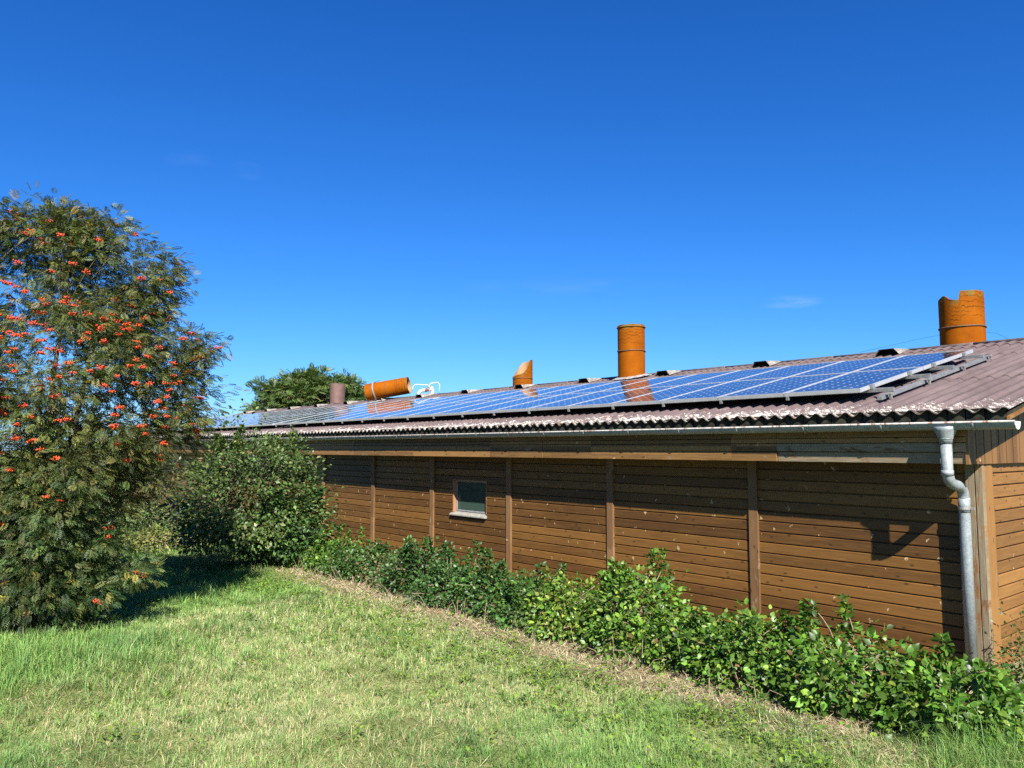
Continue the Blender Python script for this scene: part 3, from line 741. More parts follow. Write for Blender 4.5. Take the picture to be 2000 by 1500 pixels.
def limbs(mb, base, C, r, nmain, rad, zsplit, every=1, tw=.30):
    """trunk stems and limbs reaching towards clump centres"""
    base = np.array(base, float); stems = []
    for k in range(nmain):
        a = 2 * math.pi * k / nmain + r.uniform(-.4, .4); h = zsplit * r.uniform(.8, 1.15)
        p1 = base + np.array([math.cos(a) * .12, math.sin(a) * .12, 0]); p4 = base + np.array([math.cos(a) * h * .18, math.sin(a) * h * .18, h])
        P = [p1 + (p4 - p1) * f + np.array([r.normal(0, .03), r.normal(0, .03), 0]) * (f > 0) for f in np.linspace(0, 1, 7)]
        mb.tube(P, [rad * (1 - .72 * f) for f in np.linspace(0, 1, 7)], 8); stems += P[1:]
    S = np.array(stems)
    for c in C[::every]:
        d = np.linalg.norm(S - c, axis=1) + .9 * np.maximum(0, S[:, 2] - c[2] + .1); s = S[np.argmin(d)]
        L = np.linalg.norm(c - s); m = (s + c) / 2 + np.array([r.normal(0, .08), r.normal(0, .08), .10 * L])
        P = arc(s, m, c, 6); mb.tube(P, [max(.004, rad * tw * min(1, L) * (1 - .85 * f)) for f in np.linspace(0, 1, 6)], 5)

# --- rowan, left: crown radius by height, trimmed to an uneven outline
RB = np.array([1.42, 10.22, 0.0])
ZT = [.15, .45, .74, 1.03, 1.32, 1.61, 1.9, 2.2, 2.49, 2.84, 3.13, 3.36, 3.53, 4.06, 4.35, 4.52, 4.75]
RT = [.55, 1.0, 1.2, 1.0, 1.08, 1.35, 1.55, 1.7, 1.82, 1.82, 1.85, 1.75, 1.45, 1.5, 1.35, 1.0, .5]
rw = empty('rowan_tree', tuple(RB), 'big rowan tree hung with orange berries at the left edge', 'tree')
r = np.random.default_rng(21)
NC = 520; DV = math.atan2(.766, .643)
z = r.uniform(.36, 4.68, NC * 3); az = r.uniform(0, 2 * np.pi, NC * 3)
SQ = lambda a: np.sqrt(np.cos(a - DV) ** 2 * .26 + np.sin(a - DV) ** 2)   # a little flatter along the line of sight
R0 = np.interp(z, ZT, RT) * np.clip(.42 + .92 * fbm(az * 1.9 + 3, z * 1.5, 5, 2), .5, 1.04) * SQ(az)
keep = r.random(NC * 3) < (R0 / 1.9 + .10); z, az, R0 = z[keep][:NC], az[keep][:NC], R0[keep][:NC]
rho = R0 * np.sqrt(r.uniform(.22, 1.0, len(z)))
C = np.stack([RB[0] + rho * np.cos(az), RB[1] + rho * np.sin(az), z], 1)
# a few reaching sprays of the photographed outline (right / height, metres)
rtv = np.array([.766, -.643, 0]); spr = []
for rr, zz in ((2.0, 3.22), (1.92, 3.12), (1.80, 3.30), (1.7, 3.05), (1.75, 2.8), (1.72, 2.5), (1.82, 2.38), (1.62, 2.14), (1.52, 4.02), (1.42, 3.92), (1.5, 4.18), (1.32, 4.32), (1.2, 4.12), (1.12, 4.42), (.72, 4.62), (.62, 4.5), (.70, 4.38), (.80, 4.72), (.26, 4.78), (.16, 4.66), (.34, 4.55), (.28, 4.40), (-.2, 4.7), (-.32, 4.5), (1.1, .55), (1.2, .72), (.95, .45), (1.25, .66), (1.0, 1.0), (1.35, 3.6), (1.25, 3.45), (1.7, 2.95)):
    spr.append(RB + rtv * rr + np.array([-.643, -.766, 0]) * r.uniform(-.3, .35) + np.array([0, 0, zz]))
okc = ~(((C - RB)[:, :2] @ np.array([-.643, -.766]) > .45) & (C[:, 2] < .62))
hole = fbm(C[:, 0] * 2.1 + C[:, 2] * .9 + 11, C[:, 1] * 2.1 + C[:, 2] * 1.7 + 5, 77, 2); okc &= (hole > .33) | (C[:, 2] < 1.6)
C = C[okc]; nmain_ = len(C)
C = np.concatenate([C, np.array(spr)])
ctr = RB + np.array([0, 0, 1]) * C[:, 2:3] * .85
out = nrm(C - ctr)
spread = np.concatenate([r.uniform(.12, .24, len(C) - len(spr)), r.uniform(.08, .14, len(spr))])
P, A, N = clumps(C, 74, spread * .84, out, r, -.45, .7)
n = len(P)
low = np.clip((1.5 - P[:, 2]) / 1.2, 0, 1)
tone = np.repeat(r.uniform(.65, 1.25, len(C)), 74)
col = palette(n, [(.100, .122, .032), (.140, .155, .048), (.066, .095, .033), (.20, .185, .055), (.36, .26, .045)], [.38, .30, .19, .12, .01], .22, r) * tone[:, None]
gr = r.random(n) < .85 * np.clip((1.9 - P[:, 2]) / .8, 0, 1); col[gr] = palette(int(gr.sum()), [(.050, .092, .026), (.078, .125, .034), (.034, .068, .022), (.13, .16, .045)], [.38, .3, .22, .1], .2, r) * tone[gr][:, None]  # low leaves greener and darker, shade under the crown put into their tint
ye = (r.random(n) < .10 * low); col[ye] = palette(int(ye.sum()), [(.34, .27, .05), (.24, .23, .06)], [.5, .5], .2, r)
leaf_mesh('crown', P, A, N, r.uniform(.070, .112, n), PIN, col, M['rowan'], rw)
mb = MB(); limbs(mb, RB, C, r, 5, .062, 3.6, 2, .17); mb.build('trunk', M['bark'], rw, smooth=True)
# berry clusters: the hundred nearest are parts, the rest one mass
ph = (1 + 5 ** .5) / 2
IV = nrm(np.array([(-1, ph, 0), (1, ph, 0), (-1, -ph, 0), (1, -ph, 0), (0, -1, ph), (0, 1, ph), (0, -1, -ph), (0, 1, -ph), (ph, 0, -1), (ph, 0, 1), (-ph, 0, -1), (-ph, 0, 1)], float))
IF = np.array([(0, 11, 5), (0, 5, 1), (0, 1, 7), (0, 7, 10), (0, 10, 11), (1, 5, 9), (5, 11, 4), (11, 10, 2), (10, 7, 6), (7, 1, 8), (3, 9, 4), (3, 4, 2), (3, 2, 6), (3, 6, 8), (3, 8, 9), (4, 9, 5), (2, 4, 11), (6, 2, 10), (8, 6, 7), (9, 8, 1)])
cam = np.array([0, 0, 2.05])
zz = np.clip(r.normal(2.95, .66, 560), .7, 4.5); aa = r.uniform(0, 2 * np.pi, 560)
R0 = np.interp(zz, ZT, RT) * (.70 + .46 * fbm(aa * 1.9 + 3, zz * 1.1, 5, 2)) * SQ(aa)
BC = np.stack([RB[0] + R0 * np.cos(aa), RB[1] + R0 * np.sin(aa), zz], 1)
ex = np.array(spr)[r.choice(len(spr), 34)] + r.normal(0, .09, (34, 3)); BC = np.concatenate([BC, ex])
face = ((BC - RB)[:, :2] @ np.array([-.2, -1.0])) > -1.2; BC = BC[face]
BC = BC[np.argsort(np.linalg.norm(BC - cam, axis=1))]
def cluster(c, r):
    n = int(r.integers(14, 30)); w = r.uniform(.018, .029)
    p = r.standard_normal((n, 3)) * np.array([w, w, w * .42]); p = p / np.maximum(1, np.linalg.norm(p, axis=1, keepdims=True) / (w * 1.6))
    s = r.uniform(.0075, .0100, n)
    V = (c + p)[:, None, :] + IV[None] * s[:, None, None]
    return V.reshape(-1, 3), (IF[None] + (np.arange(n) * 12)[:, None, None]).reshape(-1, 3)
for c in BC[:100]:
    v, f = cluster(c, r); link('berry_cluster', np_mesh('berry_cluster', v - RB, f, True), M['berry'], rw)
v, f = merge([cluster(c, r) for c in BC[100:]])
tag(link('berry_clusters', np_mesh('berry_clusters', v - RB, f, True), M['berry'], rw), kind='stuff')

# --- bushes
def bush(name, c, rx, ry, h, label, cat, ncl, per, size, cols, wts, seed, group=None, tmpl=SM, lumps=1.0, mat='leaf', power=.5, base_z=.08, stem=.02, sprigs=0, droop=-.4, upn=.9, lowk=.6):
    r = np.random.default_rng(seed); c = np.array([c[0], c[1], 0.0])
    e = empty(name, tuple(c), label, cat, group)
    d = nrm(r.standard_normal((ncl, 3))); d[:, 2] = np.where(d[:, 2] < -.1, np.abs(d[:, 2]) * lowk - .62, d[:, 2]); d = nrm(d)
    az = np.arctan2(d[:, 1], d[:, 0])
    lob = 1 + lumps * (fbm(az * 1.6 + 7, d[:, 2] * 2.2 + 5, seed, 2) - .5) * .75
    q = r.uniform(.25, 1, ncl) ** power * lob
    C = c + np.stack([d[:, 0] * rx * q, d[:, 1] * ry * q, np.maximum(base_z, h * .42 + d[:, 2] * h * .58 * q)], 1)
    sp = r.uniform(.07, .15, ncl) * min(1.0, h) + .02
    for k in range(sprigs):
        a = r.uniform(0, 2 * np.pi); b = c + np.array([math.cos(a) * rx * .55, math.sin(a) * ry * .55, h * .8]); L = r.uniform(.15, .38)
        m = 5; pts = b + np.linspace(0, 1, m)[:, None] * np.array([r.normal(0, .06), r.normal(0, .06), L]); C = np.concatenate([C, pts]); sp = np.concatenate([sp, np.linspace(.05, .022, m)])
    out = nrm(C - (c + np.array([0, 0, h * .35])))
    P, A, N = clumps(C, per, sp, out, r, droop, .8, upn); ok = P[:, 2] > .02; P, A, N = P[ok], A[ok], N[ok]
    n = len(P); col = palette(n, cols, wts, .18, r)
    dead = r.random(n) < (.018 if tmpl is OV else 0); col[dead] = np.array([.17, .10, .045])
    # whole shoots differ a little in hue
    tone = np.repeat(r.uniform(.6, 1.3, len(C)), per)[ok]; col = np.clip(col * tone[:, None], .004, .9)
    leaf_mesh('foliage', P, A, N, size * r.uniform(.5, 1.3, n), tmpl, col, M[mat], e)
    mb = MB(); limbs(mb, c, C, r, 4 if h > 1 else 3, stem, h * .6, 2 if h > 1 else 3); mb.build('stems', M['twig'] if h < 1 else M['bark'], e, smooth=True)
    return e
DG = [(.072, .112, .028), (.110, .160, .042), (.045, .082, .026), (.175, .205, .070), (.20, .165, .075)]
bush('large_bush', (5.36, 13.45), 1.18, 1.15, 2.5, 'big dense dark green bush growing against the shed wall', 'bush', 420, 34, .080, [(.080, .135, .032), (.115, .180, .045), (.050, .095, .028), (.19, .225, .075), (.20, .17, .08)], [.36, .3, .2, .12, .02], 31, stem=.03, sprigs=5, upn=.7, power=.38)
bush('large_bush', (5.75, 13.0), .75, .75, 1.35, 'dark leafy bush at the right foot of the biggest bush, touching the boards', 'bush', 120, 30, .085, [(.045, .10, .022), (.07, .14, .03), (.03, .07, .02)], [.4, .35, .25], 32, sprigs=3)
bush('large_bush', (4.9, 17.9), 1.5, 1.4, 1.75, 'loose bush in the gap between the rowan tree and biggest bush', 'bush', 200, 26, .095, DG, [.3, .3, .2, .15, .05], 33, stem=.025, sprigs=4)
bush('large_bush', (1.9, 14.6), 1.3, 1.1, 1.7, 'shaded bush half hidden behind the rowan tree', 'bush', 200, 26, .095, DG, [.35, .25, .3, .08, .02], 34, stem=.03)
bush('large_bush', (.6, 13.6), 1.5, 1.2, 1.7, 'dark bush behind the rowan at the left frame edge', 'bush', 150, 26, .095, DG, [.35, .25, .3, .08, .02], 35, stem=.03)
bush('bramble_patch', (4.75, 16.3), 1.0, .8, .5, 'low yellowish bramble patch left of the biggest bush', 'bramble', 70, 26, .075, [(.19, .22, .055), (.27, .27, .085), (.12, .16, .04)], [.4, .35, .25], 36)
# low suckering shrubs along the foot of the wall
BR_ = [(.092, .195, .024), (.130, .25, .032), (.065, .135, .022), (.20, .30, .04)]
DK_ = [(.050, .115, .026), (.070, .150, .030), (.036, .085, .022)]
YL_ = [(.20, .27, .04), (.28, .31, .05), (.12, .20, .03)]
row = [ # y, height, rx, ry, palette, weights, leaf size, label
 (2.35, .50, .55, .55, BR_, [.4, .3, .2, .1], .080, 'big leaved bright green shrub at the foot of the downpipe'),
 (3.15, .58, .66, .60, BR_, [.4, .3, .2, .1], .078, 'bright green shrub with upright shoots just left of the downpipe'),
 (3.95, .62, .66, .58, BR_, [.35, .25, .3, .1], .074, 'green shrub in the middle of the bay nearest the downpipe'),
 (4.70, .50, .60, .50, BR_ + [(.24, .27, .05)], [.3, .3, .25, .1, .05], .068, 'lower green shrub with dry stalks right of the nearest post'),
 (5.40, .70, .66, .56, BR_, [.3, .4, .15, .15], .070, 'sunlit yellow green shrub with a tall shoot left of the nearest post'),
 (6.15, .58, .62, .55, BR_ + YL_, [.25, .2, .15, .1, .15, .1, .05], .066, 'yellowing shrub in the middle of the second bay'),
 (6.95, .52, .60, .55, DK_ + BR_[:1], [.3, .3, .2, .2], .066, 'mid green shrub in front of the second post'),
 (7.75, .60, .62, .55, DK_ + BR_[:1], [.35, .25, .2, .2], .064, 'dense dull green shrub left of the second post'),
 (8.55, .55, .60, .55, DK_, [.4, .35, .25], .062, 'dark green shrub right of the third post'),
 (9.35, .62, .58, .55, DK_, [.35, .3, .35], .062, 'blue green shrub with two tall dark shoots at the third post'),
 (10.2, .50, .55, .55, DK_ + [(.20, .16, .07), (.26, .18, .09)], [.25, .2, .15, .2, .2], .055, 'half dry brownish shrub under the small window'),
 (11.1, .55, .58, .60, DK_ + BR_[:1], [.3, .3, .2, .2], .064, 'green shrub at the fourth post, left of the window'),
 (11.9, .52, .60, .60, BR_, [.4, .2, .3, .1], .064, 'bright shrub with a shoot left of the fourth post'),
 (12.7, .50, .60, .55, BR_, [.4, .2, .3, .1], .064, 'light green shrub beside the dark bush at the far end of the row'),
]
HS = (.80, .84, .80, .76, 1.05, .86, .78, .86, .84, 1.0, .74, .80, .84, .78)
for k, (y, h, rx, ry, cols, w, sz, lab) in enumerate(row):
    bush('low_shrub', (6.18 + .05 * math.sin(k * 2.1), y), rx * .92, ry, h * HS[k], lab, 'shrub', 140, 21 if y < 6 else 23, sz * .80, cols, w, 60 + k, 'low shrubs along the wall', upn=.55, tmpl=OV, lumps=.8, sprigs=(2, 3, 2, 3, 6, 4, 3, 4, 3, 7, 3, 4, 5, 5)[k], stem=.008, base_z=.07, droop=-.25, power=.36)
bush('bramble_bush', (7.05, 2.02), .42, .38, .62, 'small leaved bramble bush at the shed corner', 'bramble', 70, 34, .036, [(.05, .09, .025), (.08, .13, .035), (.12, .13, .05)], [.5, .35, .15], 90, stem=.006)
bush('low_shrub', (7.3, 1.25), .5, .45, .6, 'green shrub in front of the end wall at the right frame edge', 'shrub', 60, 14, .075, BR_, [.4, .3, .2, .1], 91, 'low shrubs along the wall', tmpl=OV, stem=.008)
bush('sapling', (1.98, 10.0), .28, .28, .50, 'broad leaved seedling with a red berry cluster before the rowan', 'sapling', 26, 11, .075, [(.09, .17, .05), (.12, .21, .06), (.06, .12, .04)], [.4, .3, .3], 92, tmpl=OV, stem=.007)
# dry weed stalk by the corner
e = empty('dry_weed', (7.62, 2.28, 0), 'dry brown weed stalk against the corner post', 'weed')
mb = MB(); r = np.random.default_rng(5)
for dx, hh in ((0, .86), (.05, .80), (-.04, .62)):
    P = [(7.62 + dx * f + .01 * math.sin(9 * f), 2.28 - .03 * f, hh * f) for f in np.linspace(0, 1, 8)]; mb.tube(P, [.006 - .004 * f for f in np.linspace(0, 1, 8)], 5)
    for f in np.linspace(.45, 1, 9):
        b = np.array([7.62 + dx * f, 2.28 - .03 * f, hh * f]); t_ = b + r.normal(0, .03, 3); mb.tube([tuple(b), tuple(t_)], [.003, .007], 4)
mb.build('stalk', M['strap'], e)

# --- far tree behind the shed
def far_tree(c, rx, h, label, seed):
    r = np.random.default_rng(seed); e = empty('broadleaf_tree', (c[0], c[1], 0), label, 'tree')
    nl = 62; C0 = []
    rt = np.array([.905, -.42, 0]); fw_ = np.array([.42, .905, 0])
    for k in range(nl):
        u = r.uniform(-1, 1); top = h - .15 - .75 * abs(u - .15) ** 2.0 - (.95 if u < -.7 else 0) - (.55 if u > .88 else 0)
        C0.append((u * rx, r.uniform(-1.8, 1.8), r.uniform(2.6, 1) if r.random() < .0 else top - abs(r.normal(0, 1.2)) - r.uniform(0, .4)))
    C = []; S = []
    for u, d, z in C0:
        for j in range(7):
            C.append(np.array([c[0], c[1], 0]) + rt * (u + r.normal(0, .42)) + fw_ * (d + r.normal(0, .4)) + np.array([0, 0, z + r.normal(0, .36)])); S.append(r.uniform(.14, .26))
    C = np.array(C); out = nrm(C - np.array([c[0], c[1], h * .6]))
    P, A, N = clumps(C, 26, np.array(S), out, r, -.35, .7); n = len(P)
    col = palette(n, [(.075, .125, .038), (.105, .165, .048), (.14, .195, .055), (.22, .20, .06)], [.4, .33, .22, .05], .2, r)
    leaf_mesh('crown', P, A, N, r.uniform(.22, .36, n), BIGPIN, col, M['leaf'], e)
    mb = MB(); limbs(mb, (c[0], c[1], 0), C, r, 4, .17, h * .72, 2); mb.build('trunk', M['bark'], e, smooth=True)
far_tree((18.25, 38.95), 2.75, 5.95, 'spreading green tree rising beyond the far end of the roof', 44)

# ------------------------------------------------------------------ grass (nobody could count it)
def blades(P, L, W, lean, az, col, curl):
    """5-vertex bent blades"""
    n = len(P); d = np.stack([np.cos(az), np.sin(az), np.zeros(n)], 1); s = np.stack([-np.sin(az), np.cos(az), np.zeros(n)], 1)
    a1 = lean; a2 = lean + curl
    mid = P + (d * np.sin(a1)[:, None] + np.array([0, 0, 1.]) * np.cos(a1)[:, None]) * (L * .55)[:, None]
    tip = mid + (d * np.sin(a2)[:, None] + np.array([0, 0, 1.]) * np.cos(a2)[:, None]) * (L * .5)[:, None]
    tip[:, 2] = np.maximum(tip[:, 2], .006)
    w = (W / 2)[:, None] * s
    V = np.stack([P - w, P + w, mid - w * .8, mid + w * .8, tip], 1).reshape(-1, 3)
    T = (np.array([(0, 1, 3), (0, 3, 2), (2, 3, 4)])[None] + (np.arange(n) * 5)[:, None, None]).reshape(-1, 3)
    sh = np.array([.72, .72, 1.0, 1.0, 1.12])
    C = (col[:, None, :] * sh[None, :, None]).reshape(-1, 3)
    return V, T, C
r = np.random.default_rng(99)
def field(n, rmin, rmax, pw):
    u = r.random(n); rad = (rmin ** pw + u * (rmax ** pw - rmin ** pw)) ** (1 / pw)
    a = R(40) + r.uniform(R(-47), R(43), n)      # azimuth from +Y towards +X
    return rad * np.sin(a), rad * np.cos(a), rad
# loose blades
x, y, rad = field(760000, 3.4, 26, .8)
# tufts
tx, ty, trad = field(10500, 3.4, 20, 1.1)
nb = 24
bx = np.repeat(tx, nb) + r.normal(0, .035, len(tx) * nb) * np.repeat(r.uniform(.5, 1.6, len(tx)), nb); by = np.repeat(ty, nb) + r.normal(0, .035, len(tx) * nb)
tuft_L = np.repeat(r.uniform(.07, .17, len(tx)), nb); tuft_t = np.repeat(r.uniform(0, 1, len(tx)), nb)
X = np.concatenate([x, bx]); Y = np.concatenate([y, by]); D = np.concatenate([rad, np.repeat(trad, nb)])
ist = np.concatenate([np.zeros(len(x), bool), np.ones(len(bx), bool)])
dry = fbm(X * .55 + 9, Y * .55 + 4, 11, 4); wet = fbm(X * .9 + 20, Y * .9 + 8, 17, 3)
edge = 5.24 + (fbm(Y * 1.3 + 5, Y * .2, 23, 2) - .5) * .55 + r.normal(0, .10, len(Y))
edge = np.where(Y < 3.7, 5.5, edge)
inbed = (X > edge) & (Y < 13.6) & (Y > 2.5)
keep = ~inbed | (r.random(len(X)) < .06)
keep &= (X < 7.5) | (Y < 2.1)
shade = (X > 6.0) & (Y > 12); keep &= ~(shade & (r.random(len(X)) < .8))
bare = fbm(X * 1.7 + 31, Y * 1.7 + 2, 41, 3); keep &= ~((bare > .68) & (r.random(len(X)) < .45))
X, Y, D, ist, dry, wet = X[keep], Y[keep], D[keep], ist[keep], dry[keep], wet[keep]
kk = np.concatenate([np.zeros(len(x)), tuft_L])[keep]; tt = np.concatenate([r.random(len(x)), tuft_t])[keep]
taz = np.arctan2(np.concatenate([np.zeros(len(x)), by - np.repeat(ty, nb)]), np.concatenate([np.ones(len(x)), bx - np.repeat(tx, nb)]))[keep]
n = len(X); lod = np.clip(D / 6.0, 1, 3.2)
tall = np.clip(fbm(X * .8 + 3, Y * .8 + 50, 61, 2) * 1.7 - .35, .35, 1.25)
L = np.where(ist, kk * .92, r.uniform(.028, .080, n)) * (.65 + .55 * tall)
# longer, rank growth below the rowan on the left and by the right corner
rank = 1.9 * np.exp(-((X - .9) ** 2 / 2.2 + (Y - 8.7) ** 2 / .5)) + 2.4 * np.exp(-((X - 5.75) ** 2 + (Y - 1.95) ** 2) / .16)
L *= 1 + 1.3 * rank
Wd = r.uniform(.0024, .0044, n) * lod
gcol = palette(n, [(.205, .365, .092), (.265, .44, .112), (.145, .29, .088), (.34, .465, .128)], [.35, .3, .2, .15], .16, r)
scol = palette(n, [(.58, .52, .26), (.46, .40, .20), (.68, .63, .36)], [.4, .3, .3], .15, r)
# pale mown-dry patches: middle foreground
mid = np.exp(-((X - 2.6) ** 2 / 2.2 + (Y - 6.3) ** 2 / 6.0)) * .16
ps = np.clip((dry + mid - .505) * 4.4, .02, .56) * np.where(ist, .55, 1.0) * np.clip(1 - rank, .15, 1)
isd = r.random(n) < ps
col = np.where(isd[:, None], scol, gcol)
bl = np.clip((wet - .50) * 5.0, 0, 1)[:, None] * (~isd)[:, None]
col = col * (1 - bl * .5) + np.array([.085, .215, .065]) * bl * .5
col *= np.where(ist, .72 + .45 * tt, 1.0)[:, None]
az = np.where(ist, taz + r.normal(0, .5, n), 2 * np.pi * fbm(X * .7, Y * .7, 71, 2) * 2 + r.normal(0, 1.0, n))
lean = np.abs(r.normal(.55, .38, n)) + .5 * isd * r.random(n); curl = np.abs(r.normal(.75, .45, n))
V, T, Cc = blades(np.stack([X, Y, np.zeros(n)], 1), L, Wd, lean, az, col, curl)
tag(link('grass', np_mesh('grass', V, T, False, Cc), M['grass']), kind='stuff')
# dry clippings and straw on the bare strip and in the sward
def strew(n, fx, fy): return fx(n), fy(n)
ly = r.uniform(2.3, 13.8, 26000); lx = 5.46 + r.normal(0, .22, 26000)
gx_, gy_, _g = field(26000, 3.6, 16, 1.2); okg = (gx_ < 5) & (fbm(gx_ * .55 + 9, gy_ * .55 + 4, 11, 4) > .44)
lx = np.concatenate([lx, gx_[okg]]); ly = np.concatenate([ly, gy_[okg]]); n = len(lx)
lcol = palette(n, [(.56, .47, .27), (.38, .29, .165), (.68, .60, .38), (.20, .14, .08)], [.4, .26, .22, .12], .2, r)
V, T, Cc = blades(np.stack([lx, ly, r.uniform(.003, .03, n)], 1), r.uniform(.03, .13, n), r.uniform(.002, .006, n) * np.clip(np.hypot(lx, ly) / 6, 1, 2), np.clip(r.normal(1.45, .16, n), .8, 1.6), r.uniform(0, 6.28, n), lcol, r.uniform(-.1, .15, n))
tag(link('straw', np_mesh('straw', V, T, False, Cc), M['litter']), kind='stuff')
# small broad-leaved weeds along the strip
nw = 620; wy = r.uniform(2.6, 14.0, nw); wx = 4.75 + np.abs(r.normal(0, .38, nw)) * r.choice([-1.3, 1], nw)
qx, qy, _q = field(420, 3.8, 13, 1.3); qk = qx < 5.2; wx = np.concatenate([wx, qx[qk]]); wy = np.concatenate([wy, qy[qk]]); nw = len(wx)
per = 12; P = np.repeat(np.stack([wx, wy, np.zeros(nw)], 1), per, 0); n = len(P)
a = r.uniform(0, 6.28, n); P += np.stack([np.cos(a) * .05, np.sin(a) * .05, r.uniform(.01, .10, n)], 1) * r.uniform(.4, 1.5, n)[:, None]
A = nrm(np.stack([np.cos(a), np.sin(a), r.uniform(-.1, .8, n)], 1)); N = nrm(np.stack([-np.cos(a) * .3, -np.sin(a) * .3, np.ones(n)], 1) + r.normal(0, .2, (n, 3)))
wc = palette(n, [(.15, .26, .035), (.21, .30, .04), (.10, .19, .035)], [.4, .35, .25], .15, r)
tag(leaf_mesh('weeds', P, A, N, r.uniform(.025, .055, n), SM, wc, M['leaf']), kind='stuff')
# bare dead stems poking out under the shrubs
mb = MB(); rr_ = random.Random(8)
for k in range(110):
    y = rr_.uniform(2.6, 12.6); x = 5.62 + rr_.gauss(0, .09); L_ = rr_.uniform(.08, .32); a = rr_.uniform(0, 6.28); t_ = rr_.uniform(.1, 1.1)
    mb.tube([(x, y, 0), (x + L_ * .5 * math.sin(t_) * math.cos(a), y + L_ * .5 * math.sin(t_) * math.sin(a), L_ * .55), (x + L_ * 1.0 * math.sin(t_) * math.cos(a), y + L_ * math.sin(t_) * math.sin(a), L_ * math.cos(t_) + .02)], [.005, .004, .002], 4, cap=False)
tag(mb.build('dead_stems', M['twig']), kind='stuff')

# ------------------------------------------------------------------ sky, sun, camera
SUN = np.array([-.436, -.76, .737]); SUN /= np.linalg.norm(SUN)
elev = math.asin(SUN[2]); azim = math.atan2(SUN[0], SUN[1])
w = bpy.data.worlds.new('World'); SC.world = w; w.use_nodes = True
nt = w.node_tree; nt.nodes.clear()
wo = nt.nodes.new('ShaderNodeOutputWorld'); bg = nt.nodes.new('ShaderNodeBackground'); sky = nt.nodes.new('ShaderNodeTexSky')
sky.sky_type = 'NISHITA'; sky.sun_disc = False; sky.sun_elevation = elev; sky.sun_rotation = azim % (2 * math.pi)
sky.altitude = 200; sky.air_density = 1.0; sky.dust_density = .25; sky.ozone_density = 3.0
# deepen the blue with height: per-channel power on the sky radiance
def wn(op, a, b):
    x = nt.nodes.new('ShaderNodeMath'); x.operation = op
    for i, v in ((0, a), (1, b)):
        if isinstance(v, bpy.types.NodeSocket): nt.links.new(v, x.inputs[i])
        else: x.inputs[i].default_value = v
    return x.outputs[0]
sp = nt.nodes.new('ShaderNodeSeparateColor'); cb = nt.nodes.new('ShaderNodeCombineColor'); nt.links.new(sky.outputs[0], sp.inputs[0])
K = .147
for ch, (g, e, m_) in enumerate(((.33, 1.6, 2.10), (.70, 1.155, .965), (1.13, 1.0, 1.0))):
    v = wn('MULTIPLY', sp.outputs[ch], g * K)
    v = wn('MULTIPLY', wn('POWER', v, e), m_ / K)
    v = wn('MINIMUM', v, wn('MULTIPLY', sp.outputs[ch], 1.15))
    nt.links.new(v, cb.inputs[ch])
tc = nt.nodes.new('ShaderNodeTexCoord').outputs['Generated']
def vm(op, a, b):
    x = nt.nodes.new('ShaderNodeVectorMath'); x.operation = op
    for i, v in ((0, a), (1, b)):
        if isinstance(v, bpy.types.NodeSocket): nt.links.new(v, x.inputs[i])
        else: x.inputs[i].default_value = v
    return x
ns = nt.nodes.new('ShaderNodeTexNoise'); ns.inputs['Scale'].default_value = 14.0; ns.inputs['Detail'].default_value = 6.0
nt.links.new(vm('MULTIPLY', tc, (1.0, 1.0, 5.0)).outputs[0], ns.inputs['Vector'])
total = None
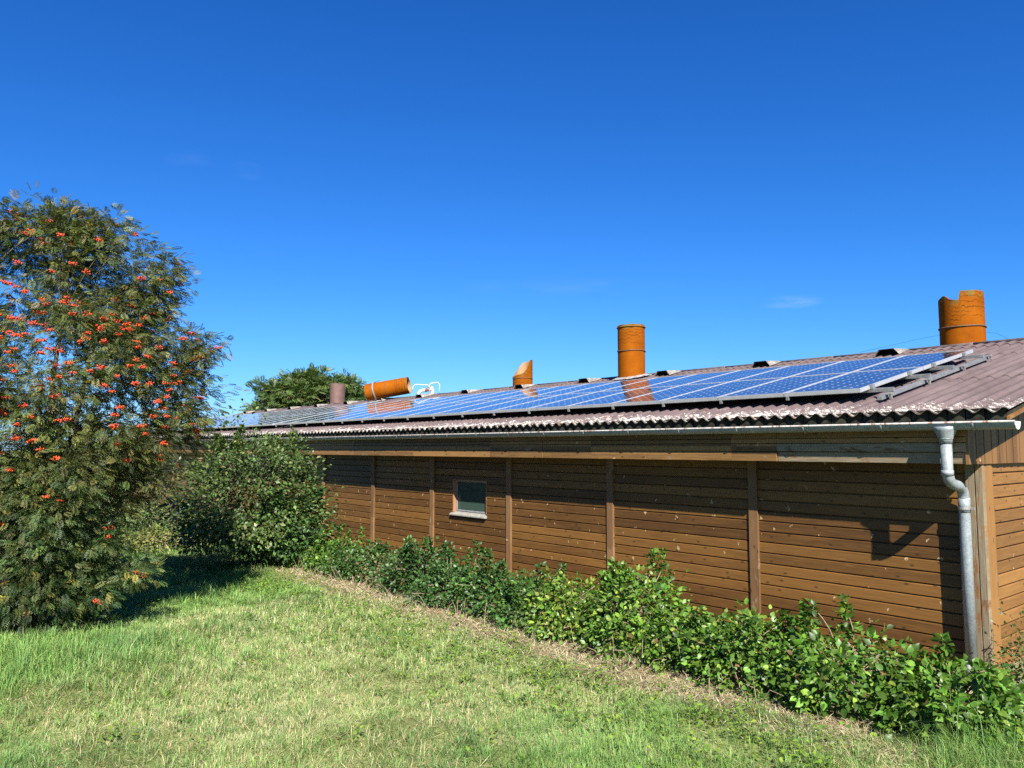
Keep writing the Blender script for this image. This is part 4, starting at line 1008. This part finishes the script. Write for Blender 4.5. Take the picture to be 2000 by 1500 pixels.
for az_, el_, wa, we, amt in ((60.2, 10.2, 2.6, .55, .30), (16.5, 19.4, 2.0, 1.0, .035), (20.5, 19.2, 1.4, .8, .06), (44.0, 12.0, 9.0, .8, .035)):
    d0 = np.array([math.sin(R(az_)) * math.cos(R(el_)), math.cos(R(az_)) * math.cos(R(el_)), math.sin(R(el_))])
    hh = np.array([math.cos(R(az_)), -math.sin(R(az_)), 0]); uu = np.cross(hh, d0)
    a_ = wn('DIVIDE', vm('DOT_PRODUCT', tc, tuple(hh)).outputs['Value'], R(wa)); b_ = wn('SUBTRACT', vm('DOT_PRODUCT', tc, tuple(uu)).outputs['Value'], 0.0); b_ = wn('DIVIDE', b_, R(we))
    g_ = wn('SUBTRACT', 1.0, wn('ADD', wn('MULTIPLY', a_, a_), wn('MULTIPLY', b_, b_))); g_ = wn('MAXIMUM', g_, 0.0)
    g_ = wn('MULTIPLY', g_, wn('GREATER_THAN', vm('DOT_PRODUCT', tc, tuple(d0)).outputs['Value'], 0.0))
    g_ = wn('MULTIPLY', wn('MULTIPLY', g_, g_), wn('MULTIPLY', wn('MAXIMUM', wn('SUBTRACT', ns.outputs['Fac'], .36), 0.0), amt * 4))
    total = g_ if total is None else wn('ADD', total, g_)
cm = nt.nodes.new('ShaderNodeMix'); cm.data_type = 'RGBA'
nt.links.new(total, cm.inputs[0]); nt.links.new(cb.outputs[0], cm.inputs[6]); cm.inputs[7].default_value = (5.2, 6.0, 6.8, 1)
nt.links.new(cm.outputs[2], bg.inputs[0]); bg.inputs[1].default_value = .05
nt.links.new(bg.outputs[0], wo.inputs[0])
sl = bpy.data.lights.new('sun', 'SUN'); sl.energy = 5.0; sl.angle = R(.53); sl.color = (1.0, .95, .87)
so = bpy.data.objects.new('sun', sl); COL.objects.link(so)
from mathutils import Vector
so.rotation_euler = Vector(SUN).to_track_quat('Z', 'Y').to_euler(); so.location = (-10, -20, 25)
cd = bpy.data.cameras.new('camera'); cd.sensor_width = 36; cd.lens = 27.0; cd.clip_end = 3000; cd.clip_start = .05
co = bpy.data.objects.new('camera', cd); COL.objects.link(co)
co.location = (0, 0, 2.05); co.rotation_euler = (R(90 + 4.764), 0, R(-40.0)); SC.camera = co
SC.view_settings.view_transform = 'Standard'; SC.view_settings.look = 'None'; SC.view_settings.gamma = 1.0
SC.view_settings.exposure = 1.56
SC.cycles.max_bounces = 6; SC.cycles.diffuse_bounces = 3; SC.cycles.glossy_bounces = 3; SC.cycles.transmission_bounces = 3
SC.cycles.use_denoising = False
